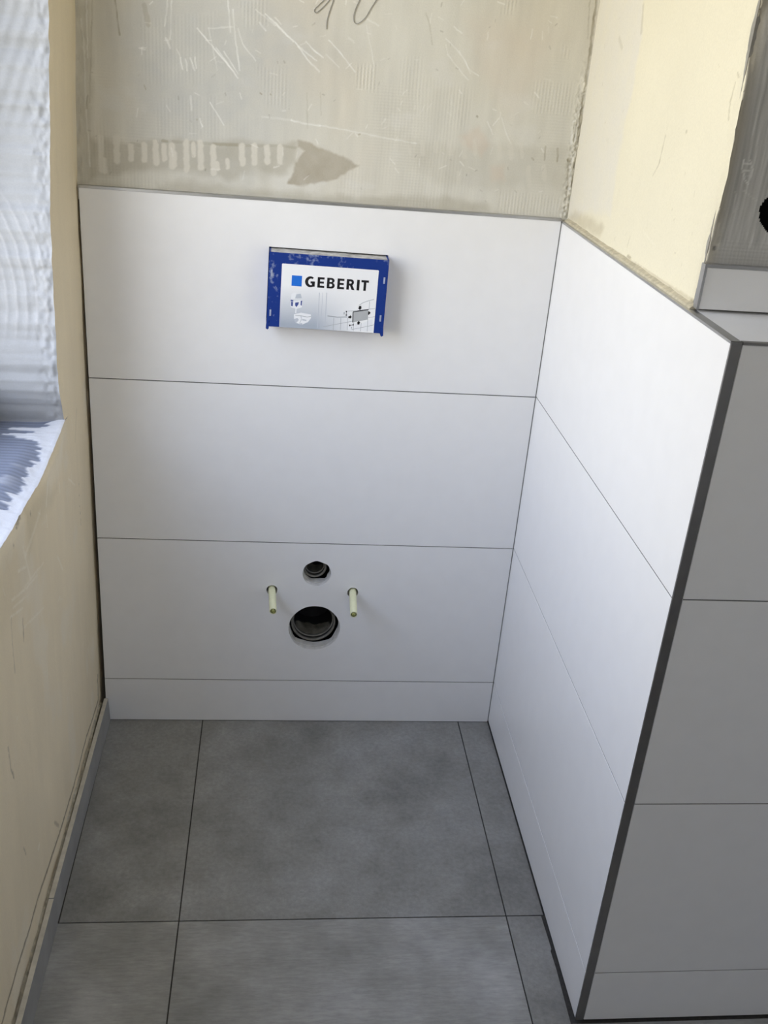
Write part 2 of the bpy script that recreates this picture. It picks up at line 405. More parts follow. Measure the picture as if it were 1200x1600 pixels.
# ------------------------------------------------------------------ marks on the plaster, in wall coordinates
BACK_LINES = [
   ([(0.075, 1.4767), (0.0803, 1.4238)], 0.00125, 'd', 0.7, -0.5),
   ([(0.1221, 1.4727), (0.1288, 1.4441)], 0.00438, 'd', 0.35, -0.2),
   ([(0.0214, 1.3239), (0.0192, 1.3031)], 0.00156, 'd', 0.8, -0.8),
   ([(0.0278, 1.4731), (0.0255, 1.385)], 0.00094, 'l', 0.4, 0.3),
   ([(0.018, 1.4435), (0.0201, 1.4045), (0.0197, 1.3544), (0.0187, 1.2927), (0.0211, 1.2075)], 0.00125, 'l', 0.3, 0.4),
   ([(0.0372, 1.4738), (0.0252, 1.3139)], 0.00094, 'd', 0.4, -0.4),
   ([(0.1614, 1.4835), (0.1564, 1.4443)], 0.00125, 'l', 0.4, 0.4),
   ([(0.1677, 1.484), (0.1647, 1.4252)], 0.00125, 'l', 0.4, 0.4),
   ([(0.21, 1.4444), (0.2424, 1.4111), (0.2777, 1.3752)], 0.001, 'l', 0.7, 0.5),
   ([(0.2282, 1.4458), (0.2379, 1.4465), (0.2724, 1.4511)], 0.00125, 'l', 0.35, 0.3),
   ([(0.2293, 1.4459), (0.2447, 1.3809)], 0.001, 'l', 0.3, 0.3),
   ([(0.27, 1.4774), (0.2748, 1.4335), (0.2831, 1.3837)], 0.00125, 'l', 0.5, 0.4),
   ([(0.2613, 1.4912), (0.266, 1.4427)], 0.00125, 'l', 0.5, 0.4),
   ([(0.279, 1.4487), (0.288, 1.4245), (0.3103, 1.401)], 0.001, 'l', 0.5, 0.4),
   ([(0.2554, 1.4121), (0.2799, 1.3784)], 0.001, 'l', 0.5, 0.4),
   ([(0.2424, 1.4161), (0.28, 1.3712)], 0.001, 'l', 0.5, 0.4),
   ([(0.2316, 1.3284), (0.2563, 1.2933)], 0.00094, 'l', 0.6, 0.5),
   ([(0.2138, 1.3009), (0.2182, 1.2874)], 0.00094, 'l', 0.7, 0.5),
   ([(0.1985, 1.3365), (0.2005, 1.3137)], 0.00187, 'l', 0.3, 0.3),
   ([(0.1815, 1.3965), (0.1846, 1.3786)], 0.00125, 'l', 0.6, 0.4),
   ([(0.1902, 1.3952), (0.1933, 1.3772)], 0.00125, 'l', 0.5, 0.4),
   ([(0.1978, 1.3977), (0.2053, 1.3781)], 0.00125, 'l', 0.6, 0.4),
   ([(0.2065, 1.3984), (0.2086, 1.3824)], 0.00125, 'l', 0.6, 0.4),
   ([(0.1582, 1.4247), (0.1644, 1.4103)], 0.00187, 'l', 0.5, 0.5),
   ([(0.325, 1.4748), (0.3528, 1.4543), (0.3731, 1.4359)], 0.001, 'l', 0.7, 0.6),
   ([(0.3306, 1.4693), (0.3697, 1.4386)], 0.00075, 'l', 0.5, 0.5),
   ([(0.3416, 1.4633), (0.3867, 1.4268), (0.4152, 1.4087)], 0.00094, 'l', 0.6, 0.5),
   ([(0.3822, 1.4295), (0.3984, 1.4105), (0.4205, 1.3917)], 0.00125, 'l', 0.6, 0.6),
   ([(0.3951, 1.4375), (0.4089, 1.4255), (0.426, 1.4146)], 0.001, 'l', 0.7, 0.6),
   ([(0.4346, 1.4435), (0.4532, 1.4267), (0.4831, 1.3962)], 0.00094, 'l', 0.7, 0.6),
   ([(0.4313, 1.42), (0.4547, 1.4014)], 0.00094, 'l', 0.4, 0.5),
   ([(0.3145, 1.4612), (0.3257, 1.4492)], 0.00125, 'l', 0.5, 0.5),
   ([(0.3087, 1.4804), (0.3417, 1.4584)], 0.00094, 'l', 0.4, 0.4),
   ([(0.4687, 1.4481), (0.4779, 1.4427)], 0.00156, 'l', 0.4, 0.4),
   ([(0.4987, 1.4802), (0.5192, 1.4719)], 0.00125, 'l', 0.5, 0.5),
   ([(0.4972, 1.4702), (0.5085, 1.4359), (0.5147, 1.4109)], 0.00094, 'l', 0.3, 0.3),
   ([(0.3744, 1.3088), (0.3972, 1.3051), (0.4258, 1.3038)], 0.00156, 'l', 0.6, 0.4),
   ([(0.4258, 1.3038), (0.4719, 1.2994), (0.5419, 1.2912), (0.6008, 1.2853)], 0.00125, 'l', 0.4, 0.3),
   ([(0.3234, 1.3117), (0.3744, 1.3088)], 0.00187, 'l', 0.25, 0.2),
   ([(0.4008, 1.3561), (0.4044, 1.2981)], 0.00125, 'd', 0.25, -0.2),
   ([(0.4243, 1.3577), (0.4273, 1.321)], 0.00094, 'd', 0.2, -0.2),
   ([(0.5994, 1.4979), (0.608, 1.4786), (0.6154, 1.4489)], 0.00094, 'd', 0.3, -0.3),
   ([(0.6506, 1.4799), (0.6651, 1.4709)], 0.00094, 'l', 0.5, 0.4),
   ([(0.6379, 1.4608), (0.6564, 1.4469), (0.6768, 1.4279), (0.6871, 1.4079)], 0.00094, 'l', 0.5, 0.4),
   ([(0.6637, 1.4424), (0.6865, 1.4131), (0.7023, 1.4059)], 0.00094, 'l', 0.5, 0.4),
   ([(0.6439, 1.4358), (0.6631, 1.4166), (0.6848, 1.3973)], 0.00094, 'l', 0.4, 0.4),
   ([(0.7277, 1.3311), (0.7397, 1.3101)], 0.00094, 'l', 0.4, 0.4),
   ([(0.7526, 1.3393), (0.7656, 1.3118), (0.7761, 1.296)], 0.00094, 'l', 0.5, 0.4),
   ([(0.8409, 1.2959), (0.842, 1.2725)], 0.00125, 'd', 0.7, -0.9),
   ([(0.8641, 1.2941), (0.8664, 1.2718)], 0.00156, 'd', 0.7, -0.9),
   ([(0.8187, 1.2743), (0.8216, 1.2711)], 0.00156, 'd', 0.8, -0.9),
   ([(0.8863, 1.2765), (0.8893, 1.2733)], 0.00219, 'd', 0.8, -0.9),
   ([(0.7067, 1.3393), (0.708, 1.3383)], 0.00156, 'd', 0.8, -0.8),
   ([(0.3192, 1.3503), (0.3215, 1.3483)], 0.001, 'd', 0.8, -0.5),
   ([(0.3371, 1.3494), (0.3382, 1.3485)], 0.001, 'd', 0.8, -0.5),
   ([(0.2082, 1.2984), (0.2093, 1.2985)], 0.00125, 'd', 0.8, -0.5),
   ([(0.1188, 1.3483), (0.1218, 1.3414)], 0.00094, 'd', 0.5, -0.5),
   ([(0.4965, 1.2935), (0.4977, 1.2936)], 0.00125, 'd', 0.8, -0.5),
   ([(0.8958, 1.5407), (0.8958, 1.5207), (0.896, 1.4924), (0.8982, 1.4515), (0.898, 1.418), (0.8968, 1.3753), (0.9009, 1.343), (0.9013, 1.3044), (0.8998, 1.2763), (0.9004, 1.2192), (0.9016, 1.1724)], 0.002, 'd', 0.85, -1.6),
   ([(0.8962, 1.3644), (0.8968, 1.3317), (0.8971, 1.293)], 0.00138, 'd', 0.8, -1.4),
   ([(0.8929, 1.3479), (0.8911, 1.3071)], 0.001, 'd', 0.5, -0.8),
   ([(0.8865, 1.2754), (0.8924, 1.2302), (0.8936, 1.1837)], 0.00138, 'd', 0.6, -1.2),
   ([(0.8855, 1.3419), (0.8881, 1.3035)], 0.00125, 'l', 0.4, 0.9),
   ([(0.8935, 1.2623), (0.9035, 1.1844)], 0.00187, 'l', 0.35, 1.2),
   ([(0.8833, 1.5397), (0.89, 1.4797)], 0.00094, 'd', 0.4, -0.5),
   ([(0.1665, 1.2594), (0.2002, 1.2595), (0.2452, 1.2603), (0.2905, 1.2612), (0.3588, 1.2647), (0.384, 1.2631)], 0.0025, 'd', 0.35, -0.1),
   ([(0.2396, 1.26), (0.2814, 1.2617)], 0.00313, 'd', 0.5, -0.2),
   ([(0.1487, 1.2592), (0.1565, 1.2587)], 0.0025, 'd', 0.6, -0.2),
   ([(0.0939, 1.2512), (0.1172, 1.2474)], 0.00313, 'd', 0.3, -0.1),
   ([(0.0411, 1.2573), (0.0398, 1.2033)], 0.00562, 'f', 0.85, 0.25),
   ([(0.0687, 1.2592), (0.0683, 1.2193)], 0.00562, 'f', 0.85, 0.25),
   ([(0.0927, 1.2469), (0.0931, 1.2242)], 0.00562, 'f', 0.85, 0.25),
   ([(0.1162, 1.2506), (0.1166, 1.2247)], 0.00562, 'f', 0.85, 0.25),
   ([(0.1363, 1.2562), (0.1367, 1.2216)], 0.00562, 'f', 0.85, 0.25),
   ([(0.1507, 1.2508), (0.1515, 1.2292)], 0.005, 'f', 0.85, 0.25),
   ([(0.1642, 1.2517), (0.1648, 1.2169)], 0.00562, 'f', 0.85, 0.25),
   ([(0.1685, 1.239), (0.1693, 1.2194)], 0.005, 'f', 0.85, 0.25),
   ([(0.1901, 1.2599), (0.1908, 1.2131)], 0.00562, 'f', 0.85, 0.25),
   ([(0.2024, 1.2575), (0.2034, 1.238)], 0.00375, 'f', 0.85, 0.25),
   ([(0.2148, 1.2615), (0.2158, 1.2181)], 0.00562, 'f', 0.85, 0.25),
   ([(0.2373, 1.2544), (0.2386, 1.2107)], 0.00562, 'f', 0.85, 0.25),
   ([(0.2453, 1.2277), (0.2465, 1.2179)], 0.00375, 'f', 0.85, 0.25),
   ([(0.2882, 1.26), (0.2898, 1.2306)], 0.00562, 'f', 0.85, 0.25),
   ([(0.3098, 1.2614), (0.3115, 1.2331)], 0.00562, 'f', 0.85, 0.25),
   ([(0.3326, 1.2608), (0.3344, 1.2357)], 0.00562, 'f', 0.85, 0.25),
   ([(0.3554, 1.2623), (0.3573, 1.2372)], 0.00562, 'f', 0.85, 0.25),
   ([(0.0461, 1.22), (0.0464, 1.2004)], 0.00438, 'f', 0.85, 0.25),
   ([(0.2624, 1.2343), (0.2636, 1.2212)], 0.00375, 'f', 0.85, 0.25),
   ([(0.6368, 1.2899), (0.6395, 1.2747)], 0.00438, 'f', 0.45, 0.2),
   ([(0.6625, 1.2917), (0.6658, 1.272)], 0.005, 'f', 0.45, 0.2),
   ([(0.6884, 1.2934), (0.6924, 1.2682)], 0.005, 'f', 0.45, 0.2),
   ([(0.7081, 1.2969), (0.7118, 1.2751)], 0.00375, 'f', 0.45, 0.2),
   ([(0.7532, 1.2978), (0.7577, 1.2714)], 0.00438, 'f', 0.45, 0.2),
   ([(0.7749, 1.2959), (0.779, 1.2739)], 0.00562, 'f', 0.45, 0.2),
   ([(0.7951, 1.2973), (0.7993, 1.2753)], 0.00375, 'f', 0.45, 0.2),
   ([(0.5895, 1.2802), (0.5918, 1.2671)], 0.00313, 'f', 0.45, 0.2),
   ([(0.6123, 1.2883), (0.6153, 1.2686)], 0.005, 'f', 0.45, 0.2),
   ([(0.8424, 1.2612), (0.847, 1.2388)], 0.00438, 'f', 0.45, 0.2),
   ([(0.8139, 1.2571), (0.8196, 1.2256)], 0.005, 'f', 0.45, 0.2),
   ([(0.6836, 1.2396), (0.6866, 1.2228)], 0.00375, 'f', 0.45, 0.2),
]
BACK_PATCHES = [
   ([(0.0865, 1.5061), (0.2335, 1.5273), (0.3826, 1.5296), (0.4411, 1.446), (0.3898, 1.3501), (0.3129, 1.2757), (0.1889, 1.2566), (0.1061, 1.2882), (0.0608, 1.3876)], 'b', 0.75, 0.0938),
   ([(0.0223, 1.256), (0.0886, 1.2573), (0.2002, 1.2605), (0.393, 1.2692), (0.3853, 1.2291), (0.3487, 1.2156), (0.2912, 1.2119), (0.2684, 1.1993), (0.1998, 1.2104), (0.1319, 1.2082), (0.053, 1.1987), (0.0189, 1.1855)], 'd', 0.5, 0.0088),
   ([(0.3869, 1.2785), (0.4042, 1.2743), (0.4334, 1.2664), (0.4629, 1.2563), (0.4988, 1.241), (0.482, 1.2287), (0.4536, 1.2135), (0.4248, 1.2038), (0.3958, 1.1974), (0.3724, 1.2015), (0.381, 1.22), (0.385, 1.2368), (0.3938, 1.2484), (0.3992, 1.2587), (0.3873, 1.2666)], 'D', 0.95, 0.0031),
   ([(0.137, 1.1831), (0.1997, 1.1927), (0.2916, 1.1874), (0.3963, 1.185), (0.5024, 1.1849), (0.5968, 1.1965), (0.6686, 1.1999), (0.7427, 1.1884), (0.7468, 1.1747), (0.624, 1.1625), (0.4323, 1.1691), (0.2918, 1.1705), (0.1367, 1.1708)], 'd', 0.5, 0.0088),
   ([(0.5892, 1.2834), (0.6591, 1.2903), (0.7537, 1.2934), (0.8965, 1.3041), (0.8979, 1.219), (0.6669, 1.2158), (0.5926, 1.2449)], 'd', 0.22, 0.0125),
   ([(0.6813, 1.3039), (0.7088, 1.3211), (0.7235, 1.3068), (0.7359, 1.2933), (0.7267, 1.2705), (0.708, 1.277), (0.6891, 1.2868)], 'p', 0.5, 0.0075),
   ([(0.7409, 1.2523), (0.7708, 1.2543), (0.7758, 1.2342), (0.7501, 1.2269)], 'p', 0.4, 0.0075),
   ([(0.6705, 1.5033), (0.7475, 1.5192), (0.8224, 1.4746), (0.8201, 1.4123), (0.7679, 1.3662), (0.7024, 1.4246)], 'p', 0.25, 0.0312),
   ([(0.0101, 1.4717), (0.0352, 1.4736), (0.0294, 1.3551), (0.0297, 1.2724), (0.0296, 1.1751), (-0.0019, 1.1731)], 'd', 0.4, 0.0063),
]
BACK_WEAVE = [
   ([(0.2763, 1.4924), (0.3245, 1.4962), (0.3309, 1.4576), (0.2876, 1.4523)], 1),
   ([(0.4881, 1.4058), (0.5217, 1.4083), (0.5224, 1.3679), (0.4883, 1.3675)], 1.3),
   ([(0.3105, 1.3908), (0.3602, 1.3945), (0.3737, 1.3279), (0.3342, 1.3304)], 0.8),
   ([(0.1162, 1.451), (0.2443, 1.4705), (0.2228, 1.3589), (0.1188, 1.3514)], 0.5),
   ([(0.8028, 1.4027), (0.8744, 1.4036), (0.8826, 1.3526), (0.8077, 1.3518)], 0.8),
   ([(0.8449, 1.464), (0.8613, 1.4632), (0.8619, 1.4446), (0.8455, 1.4455)], 1),
   ([(0.7351, 1.5281), (0.7574, 1.5299), (0.7491, 1.5074), (0.7287, 1.5078)], 1.2),
   ([(0.5599, 1.4244), (0.5993, 1.4273), (0.6061, 1.3548), (0.5594, 1.3621)], 0.6),
   ([(0.7643, 1.2106), (0.8936, 1.2071), (0.8926, 1.1743), (0.769, 1.1737)], 0.8),
   ([(0.1457, 1.3328), (0.2449, 1.3398), (0.2452, 1.2711), (0.1333, 1.2689)], 0.5),
   ([(0.6022, 1.3966), (0.6958, 1.3823), (0.6915, 1.3177), (0.5975, 1.3221)], 0.4),
]
SCRIBBLE = [
   [(0.4321, 1.5123), (0.4165, 1.4975), (0.4082, 1.489), (0.4084, 1.4842), (0.4127, 1.4845), (0.4253, 1.4962), (0.4355, 1.5087), (0.4417, 1.515)],
   [(0.4418, 1.5131), (0.4343, 1.491), (0.4297, 1.473), (0.4293, 1.4591)],
   [(0.4874, 1.5166), (0.4797, 1.5004), (0.4751, 1.4863), (0.4758, 1.4755), (0.4805, 1.4719), (0.488, 1.4755), (0.4962, 1.484), (0.5041, 1.4984), (0.512, 1.5108), (0.5158, 1.5189)],
]
LEFT_LINES = [
   ([(-0.6227, 0.6883), (-0.5517, 0.6638), (-0.471, 0.6426)], 0.00179, 'l', 0.5, 0.5),
   ([(-0.6201, 0.6738), (-0.5366, 0.646)], 0.00143, 'l', 0.5, 0.5),
   ([(-0.6371, 0.6682), (-0.5674, 0.6419)], 0.00179, 'l', 0.5, 0.5),
   ([(-0.5767, 0.7098), (-0.5331, 0.6943)], 0.00179, 'l', 0.5, 0.5),
   ([(-0.5393, 0.7251), (-0.5105, 0.6593)], 0.00357, 'l', 0.25, 0.4),
   ([(-0.5504, 0.6676), (-0.4244, 0.6403)], 0.00134, 'l', 0.4, 0.4),
   ([(-0.57, 0.6095), (-0.4476, 0.5691)], 0.00134, 'l', 0.4, 0.4),
   ([(-0.5727, 0.626), (-0.5763, 0.5907)], 0.00223, 'd', 0.5, -0.9),
   ([(-0.6318, 0.6617), (-0.6369, 0.6246), (-0.6383, 0.5753)], 0.00223, 'd', 0.3, -0.6),
   ([(-0.5626, 0.7743), (-0.5294, 0.7787)], 0.00196, 'd', 0.7, -1),
   ([(-0.4817, 0.7587), (-0.482, 0.7578)], 0.00223, 'd', 0.6, -0.8),
   ([(-0.5901, 0.7614), (-0.5907, 0.7596)], 0.00223, 'd', 0.5, -0.8),
   ([(-0.1103, 0.6195), (-0.111, 0.6171)], 0.00179, 'd', 0.7, -0.8),
   ([(-0.1108, 0.5951), (-0.1115, 0.5927)], 0.00143, 'd', 0.7, -0.8),
   ([(-0.1084, 0.5802), (-0.1095, 0.5766)], 0.00143, 'd', 0.7, -0.8),
   ([(-0.1067, 0.5628), (-0.1096, 0.5531)], 0.00143, 'd', 0.5, -0.8),
   ([(-0.1102, 0.6423), (-0.1109, 0.64)], 0.00179, 'd', 0.4, -0.8),
   ([(-0.2025, 0.6927), (-0.1515, 0.657)], 0.00161, 'l', 0.5, 0.6),
   ([(-0.3625, 0.7557), (-0.3782, 0.7225)], 0.00446, 'l', 0.35, 0.4),
   ([(-0.423, 0.7325), (-0.4679, 0.721), (-0.5355, 0.7121)], 0.00446, 'l', 0.25, 0.4),
   ([(-0.2756, 0.7167), (-0.2758, 0.6984)], 0.00223, 'l', 0.4, 0.4),
   ([(-0.3831, 0.7073), (-0.38, 0.6858)], 0.00179, 'l', 0.5, 0.5),
   ([(-0.324, 0.5979), (-0.2924, 0.5548)], 0.00268, 'l', 0.3, 0.4),
   ([(-0.705, 0.4927), (-0.7038, 0.4519), (-0.6907, 0.4216)], 0.00196, 'd', 0.5, -0.8),
   ([(-0.6757, 0.2695), (-0.6659, 0.2465)], 0.00179, 'd', 0.5, -0.8),
   ([(-0.4799, 0.1398), (-0.455, 0.109)], 0.00357, 'd', 0.3, -0.6),
   ([(-0.5898, 0.193), (-0.5957, 0.1902)], 0.00357, 'l', 0.5, 0.5),
   ([(-0.0146, 0.1328), (-0.023, 0.0715), (-0.0894, 0.0762), (-0.1664, 0.0852), (-0.3137, 0.0759), (-0.467, 0.0896), (-0.5495, 0.0946), (-0.6182, 0.1062), (-0.7382, 0.1096), (-0.8208, 0.1111), (-0.8803, 0.1051)], 0.00357, 'd', 0.75, -1.2),
   ([(-0.0993, 0.7876), (-0.1279, 0.735)], 0.00268, 'd', 0.15, -0.3),
   ([(-0.1493, 0.7873), (-0.1441, 0.7642)], 0.00134, 'l', 0.4, 0.4),
   ([(0.0084, 0.2761), (0.0117, 0.2577)], 0.00179, 'd', 0.4, -0.5),
   ([(-0.0246, 0.1278), (-0.0262, 0.1221)], 0.00179, 'd', 0.6, -0.6),
]
LEFT_PATCHES = [
   ([(-0.5169, 0.7673), (-0.3838, 0.7652), (-0.2964, 0.72), (-0.3983, 0.7206), (-0.5145, 0.7119)], 'y', 0.5, 0.016),
   ([(-0.3576, 0.7707), (-0.2242, 0.7736), (-0.2641, 0.7358), (-0.3455, 0.7305)], 'l', 0.35, 0.016),
   ([(-0.6654, 0.7724), (-0.5636, 0.7485), (-0.5026, 0.6831), (-0.5974, 0.6491), (-0.6947, 0.6885)], 'y', 0.25, 0.024),
]
CREAM_LINES = [
   ([(-0.4275, 1.3599), (-0.4222, 1.322), (-0.4056, 1.3021)], 0.00125, 'd', 0.5, -0.4),
   ([(-0.6281, 1.4385), (-0.6248, 1.4167), (-0.6298, 1.3973)], 0.00125, 'd', 0.6, -0.4),
   ([(-0.6312, 1.45), (-0.6354, 1.446)], 0.00143, 'd', 0.5, -0.4),
   ([(-0.5016, 1.3725), (-0.5043, 1.372)], 0.00179, 'd', 0.5, -0.4),
   ([(-0.3531, 1.2046), (-0.3492, 1.1891)], 0.00125, 'd', 0.3, -0.3),
   ([(-0.4081, 1.2224), (-0.4715, 1.213)], 0.00125, 'l', 0.4, 0.4),
   ([(-0.1357, 1.4822), (-0.1578, 1.4684)], 0.00446, 'd', 0.2, 0),
   ([(-0.23, 1.5276), (-0.2414, 1.4923)], 0.00446, 'd', 0.25, 0),
   ([(-0.0107, 1.1622), (-0.182, 1.1663), (-0.3596, 1.1714), (-0.561, 1.1738), (-0.6454, 1.1744)], 0.00313, 's', 0.55, -0.4),
   ([(-0.357, 1.1758), (-0.3725, 1.1771)], 0.00223, 'd', 0.7, -0.8),
   ([(-0.5488, 1.1727), (-0.557, 1.1719)], 0.00223, 'd', 0.7, -0.8),
   ([(-0.6358, 1.1711), (-0.6427, 1.1711)], 0.00357, 'd', 0.9, -1.2),
   ([(0.064, 1.5421), (0.0375, 1.4278), (0.0294, 1.3416), (0.0232, 1.2176), (0.0219, 1.1684)], 0.00268, 'd', 0.4, -0.8),
]
CREAM_PATCHES = [
   ([(0.0493, 1.5519), (-0.2197, 1.5453), (-0.2466, 1.4834), (-0.2408, 1.4012), (-0.2261, 1.2938), (-0.2417, 1.2253), (-0.1936, 1.2122), (-0.119, 1.2032), (0.0199, 1.1651), (0.0252, 1.2974), (0.0375, 1.4278)], 'w', 0.75, 0.01),
   ([(0.0103, 1.181), (-0.1035, 1.194), (-0.2222, 1.1961), (-0.2125, 1.1806), (-0.1181, 1.1698), (-0.0179, 1.1658)], 's', 0.6, 0.0083),
]
GREY_LINES = [
   ([(0.9242, 1.3541), (0.9239, 1.3451), (0.9296, 1.3318), (0.9352, 1.3261)], 0.00078, 'l', 0.8, 0.8),
   ([(0.9316, 1.3546), (0.9381, 1.3415), (0.9363, 1.3284)], 0.00065, 'l', 0.6, 0.6),
   ([(0.9253, 1.3497), (0.9326, 1.3501)], 0.00065, 'l', 0.6, 0.6),
   ([(0.9271, 1.3423), (0.9344, 1.3427)], 0.00065, 'l', 0.6, 0.6),
   ([(0.9297, 1.3348), (0.9379, 1.3354)], 0.00065, 'l', 0.6, 0.6),
   ([(0.9225, 1.316), (0.9247, 1.2929)], 0.00087, 'l', 0.3, 0.5),
   ([(0.9109, 1.2461), (0.912, 1.2454)], 0.00217, 'd', 0.9, -1.5),
   ([(0.9321, 1.3182), (0.9514, 1.3078)], 0.00052, 'l', 0.4, 0.3),
]


# ------------------------------------------------------------------ back wall
def x_left(z):      # the left plaster wall is not quite plumb
    return np.interp(z, [0, 0.09, 1.173, 1.47, 2.45], [-0.0125, -0.011, -0.0030, 0.0090, 0.0300])

def zt_back(x): return 1.1715 - 0.0052 * x / W     # top edge of the back tiles

ax = axis((-0.006, 0.904, 0.00115)); az = axis((1.150, 1.58, 0.00115), (1.58, ROOM_Z, 0.02))
A, B = np.meshgrid(ax, az)
ct = Coat(A, B, (0.63, 0.61, 0.54))
big = fbm(A * 5, B * 4, 3, 4)
ct.tint(smooth(0.45, 0.75, big), (0.63, 0.625, 0.58), 0.55)
ct.tint(smooth(0.52, 0.25, big), (0.60, 0.545, 0.45), 0.45)
ct.shade(0.92 + 0.16 * fbm(A * 60, B * 9, 8, 3))
ct.tint(smooth(0.60, 0.80, fbm(A * 14, B * 22, 21, 4)), (0.68, 0.67, 0.63), 0.45)
combs = np.sin(A * 2 * math.pi / 0.0062 + 1.5 * fbm(A * 9, B * 3, 30) * 6)
cmask = smooth(0.50, 0.70, fbm(A * 8, B * 6, 33, 3))
ct.h += combs * cmask * 0.00010; ct.shade(1 + combs * cmask * 0.030)
weft = np.sin(B * 2 * math.pi / 0.0052) * smooth(0.5, 0.7, fbm(A * 7, B * 7, 36, 3))
ct.shade(1 + weft * 0.025); ct.h += weft * 0.00005
TB = {'b': (0.46, 0.47, 0.465), 'l': (0.84, 0.84, 0.81), 'd': (0.33, 0.30, 0.225), 'D': (0.38, 0.34, 0.265), 'p': (0.62, 0.51, 0.42), 'f': (0.66, 0.635, 0.565)}
ct.patches(BACK_PATCHES, TB)
for pts, k in BACK_WEAVE:
    m = ct.inside(pts, 0.006)
    wv = np.sin(A * 2 * math.pi / 0.0062) * (0.75 + 0.25 * np.sin(B * 2 * math.pi / 0.0062))
    ct.h += m * k * wv * 0.00028; ct.shade(1 + m * k * wv * 0.10)
ct.lines(BACK_LINES, TB)
ct.speckle(130, (0.1, 0.86, 1.2, 1.58), (0.90, 0.89, 0.86), 0.45, 0.016, 4)
ct.speckle(60, (0.0, 0.9, 1.18, 1.58), (0.22, 0.2, 0.16), 0.45, 0.006, 9)
rough_edge = smooth(0.026, 0.006, A - x_left(B)) * (fbm(A * 220, B * 60, 61) - 0.4)
ct.h += rough_edge * 0.0025; ct.shade(1 + rough_edge * 0.25)
crn = smooth(0.878, 0.896, A) * smooth(1.48, 1.36, B)
ct.h += crn * (fbm(A * 260, B * 190, 64) - 0.45) * 0.006; ct.shade(1 + crn * (fbm(A * 260, B * 190, 64) - 0.5) * 0.8)
ct.h += (fbm(A * 12, B * 12, 70) - 0.5) * 0.0012
sh = Sheets()
P = np.stack([A, 0.012 - ct.h, B], -1)
sh.add(P, ct.col)
wall_back = struct(sh.build('wall_back', [M_BACK]))

def wob(cx, cz, r, n=48, amp=0.03, seed=1, nick=()):
    rng = random.Random(seed)
    ph = [(rng.uniform(0, 6.28), rng.uniform(0.3, 1)) for _ in range(7)]
    out = []
    for i in range(n):
        t = 2 * math.pi * i / n
        k = 1 + amp * sum(a * math.sin((j + 2) * t + p) for j, (p, a) in enumerate(ph)) / 3.0
        for at_, dk in nick:                     # a broken-out bite
            dt = (t - math.radians(at_) + math.pi) % (2 * math.pi) - math.pi
            k += dk * math.exp(-(dt / 0.22) ** 2)
        out.append((cx + math.cos(t) * r * k, cz + math.sin(t) * r * k))
    return out
def rect(a0, a1, b0, b1): return [(a0, b0), (a1, b0), (a1, b1), (a0, b1)]
xz = lambda a, b, d: (a, d, b)

BOX_C = Vector((0.4521, 1.0145)); BOX_W, BOX_H, BOX_A = 0.2215, 0.1395, math.radians(-0.8)
def boxpt(s, t):
    ca, sa = math.cos(BOX_A), math.sin(BOX_A)
    return (BOX_C.x + s * ca - t * sa, BOX_C.y + s * sa + t * ca)
H_DRAIN, R_DRAIN = (0.4632, 0.2556), 0.0572
H_FLUSH, R_FLUSH = (0.4623, 0.3949), 0.0305
H_ROD, R_ROD = ((0.3668, 0.3511), (0.5434, 0.3492)), 0.0122
big_holes = [wob(*H_DRAIN, R_DRAIN, amp=0.012, seed=3), wob(*H_FLUSH, R_FLUSH, 40, amp=0.035, seed=8)]
rod_holes = [wob(*H_ROD[0], R_ROD, 24, amp=0.03, seed=5), wob(*H_ROD[1], R_ROD, 24, amp=0.04, seed=6)]
hw_, hh_ = BOX_W / 2, BOX_H / 2
box_hole = [boxpt(-hw_ - 0.0012, -hh_ - 0.001), boxpt(hw_ + 0.0012, -hh_ - 0.001), boxpt(hw_ + 0.0012, hh_ + 0.002), boxpt(-hw_ - 0.0012, hh_ + 0.002)]

# board behind the tiles, with the same openings, then near-black blocks painted as the hollow's shade
s = Shape()
s.prism([rect(0.004, 0.9, 0.0, 1.150)] + [wob(*H_DRAIN, R_DRAIN * 0.955, amp=0.02, seed=13, nick=((225, 0.07), (312, 0.07))), wob(*H_FLUSH, R_FLUSH * 0.93, 40, amp=0.05, seed=18, nick=((310, 0.22),))] + [wob(*H_ROD[0], R_ROD, 24, seed=15), wob(*H_ROD[1], R_ROD, 24, seed=16)] + [box_hole], 0.012, 0.028, xz)
s.build('wall_board', M_BOARD, wall_back)
s = Shape(); s.box(-0.45, 1.85, 0.30, 0.36, -0.05, 2.5)
s.box(0.02, 0.9, 0.0285, 0.30, 1.155, 1.20)
s.build('masonry', M_BLACKV, wall_back)

# tiles of the back wall
def tile_back(z0, z1, holes=(), top=None):
    s = Shape()
    x0, x1 = 0.0012, W - 0.0022
    if top is None: outer = rect(x0, x1, z0, z1)
    else: outer = [(x0, z0), (x1, z0), (x1, top(x1)), (x0, top(x0))]
    s.prism([outer] + list(holes), 0.0, 0.0105, xz, 0, 1)
    return s.build('tile', [M_TILE, M_TILE_BODY], wall_back)
g = 0.0011
tile_back(0.0015, JZ[0] - g)
tile_back(JZ[0] + g, JZ[1] - g, big_holes + rod_holes)
tile_back(JZ[1] + g, JZ[2] - g)
tile_back(JZ[2] + g, None, [box_hole], zt_back)
for z in JZ:
    s = Shape(); s.box(0.0025, W - 0.003, 0.0016, 0.0115, z - g, z + g); s.build('grout_line', M_GROUT, wall_back)
s = Shape(); s.box(W - 0.0022, W + 0.0005, 0.0008, 0.0115, 0.004, 1.163); s.build('corner_joint', M_GROUT_L, wall_back)

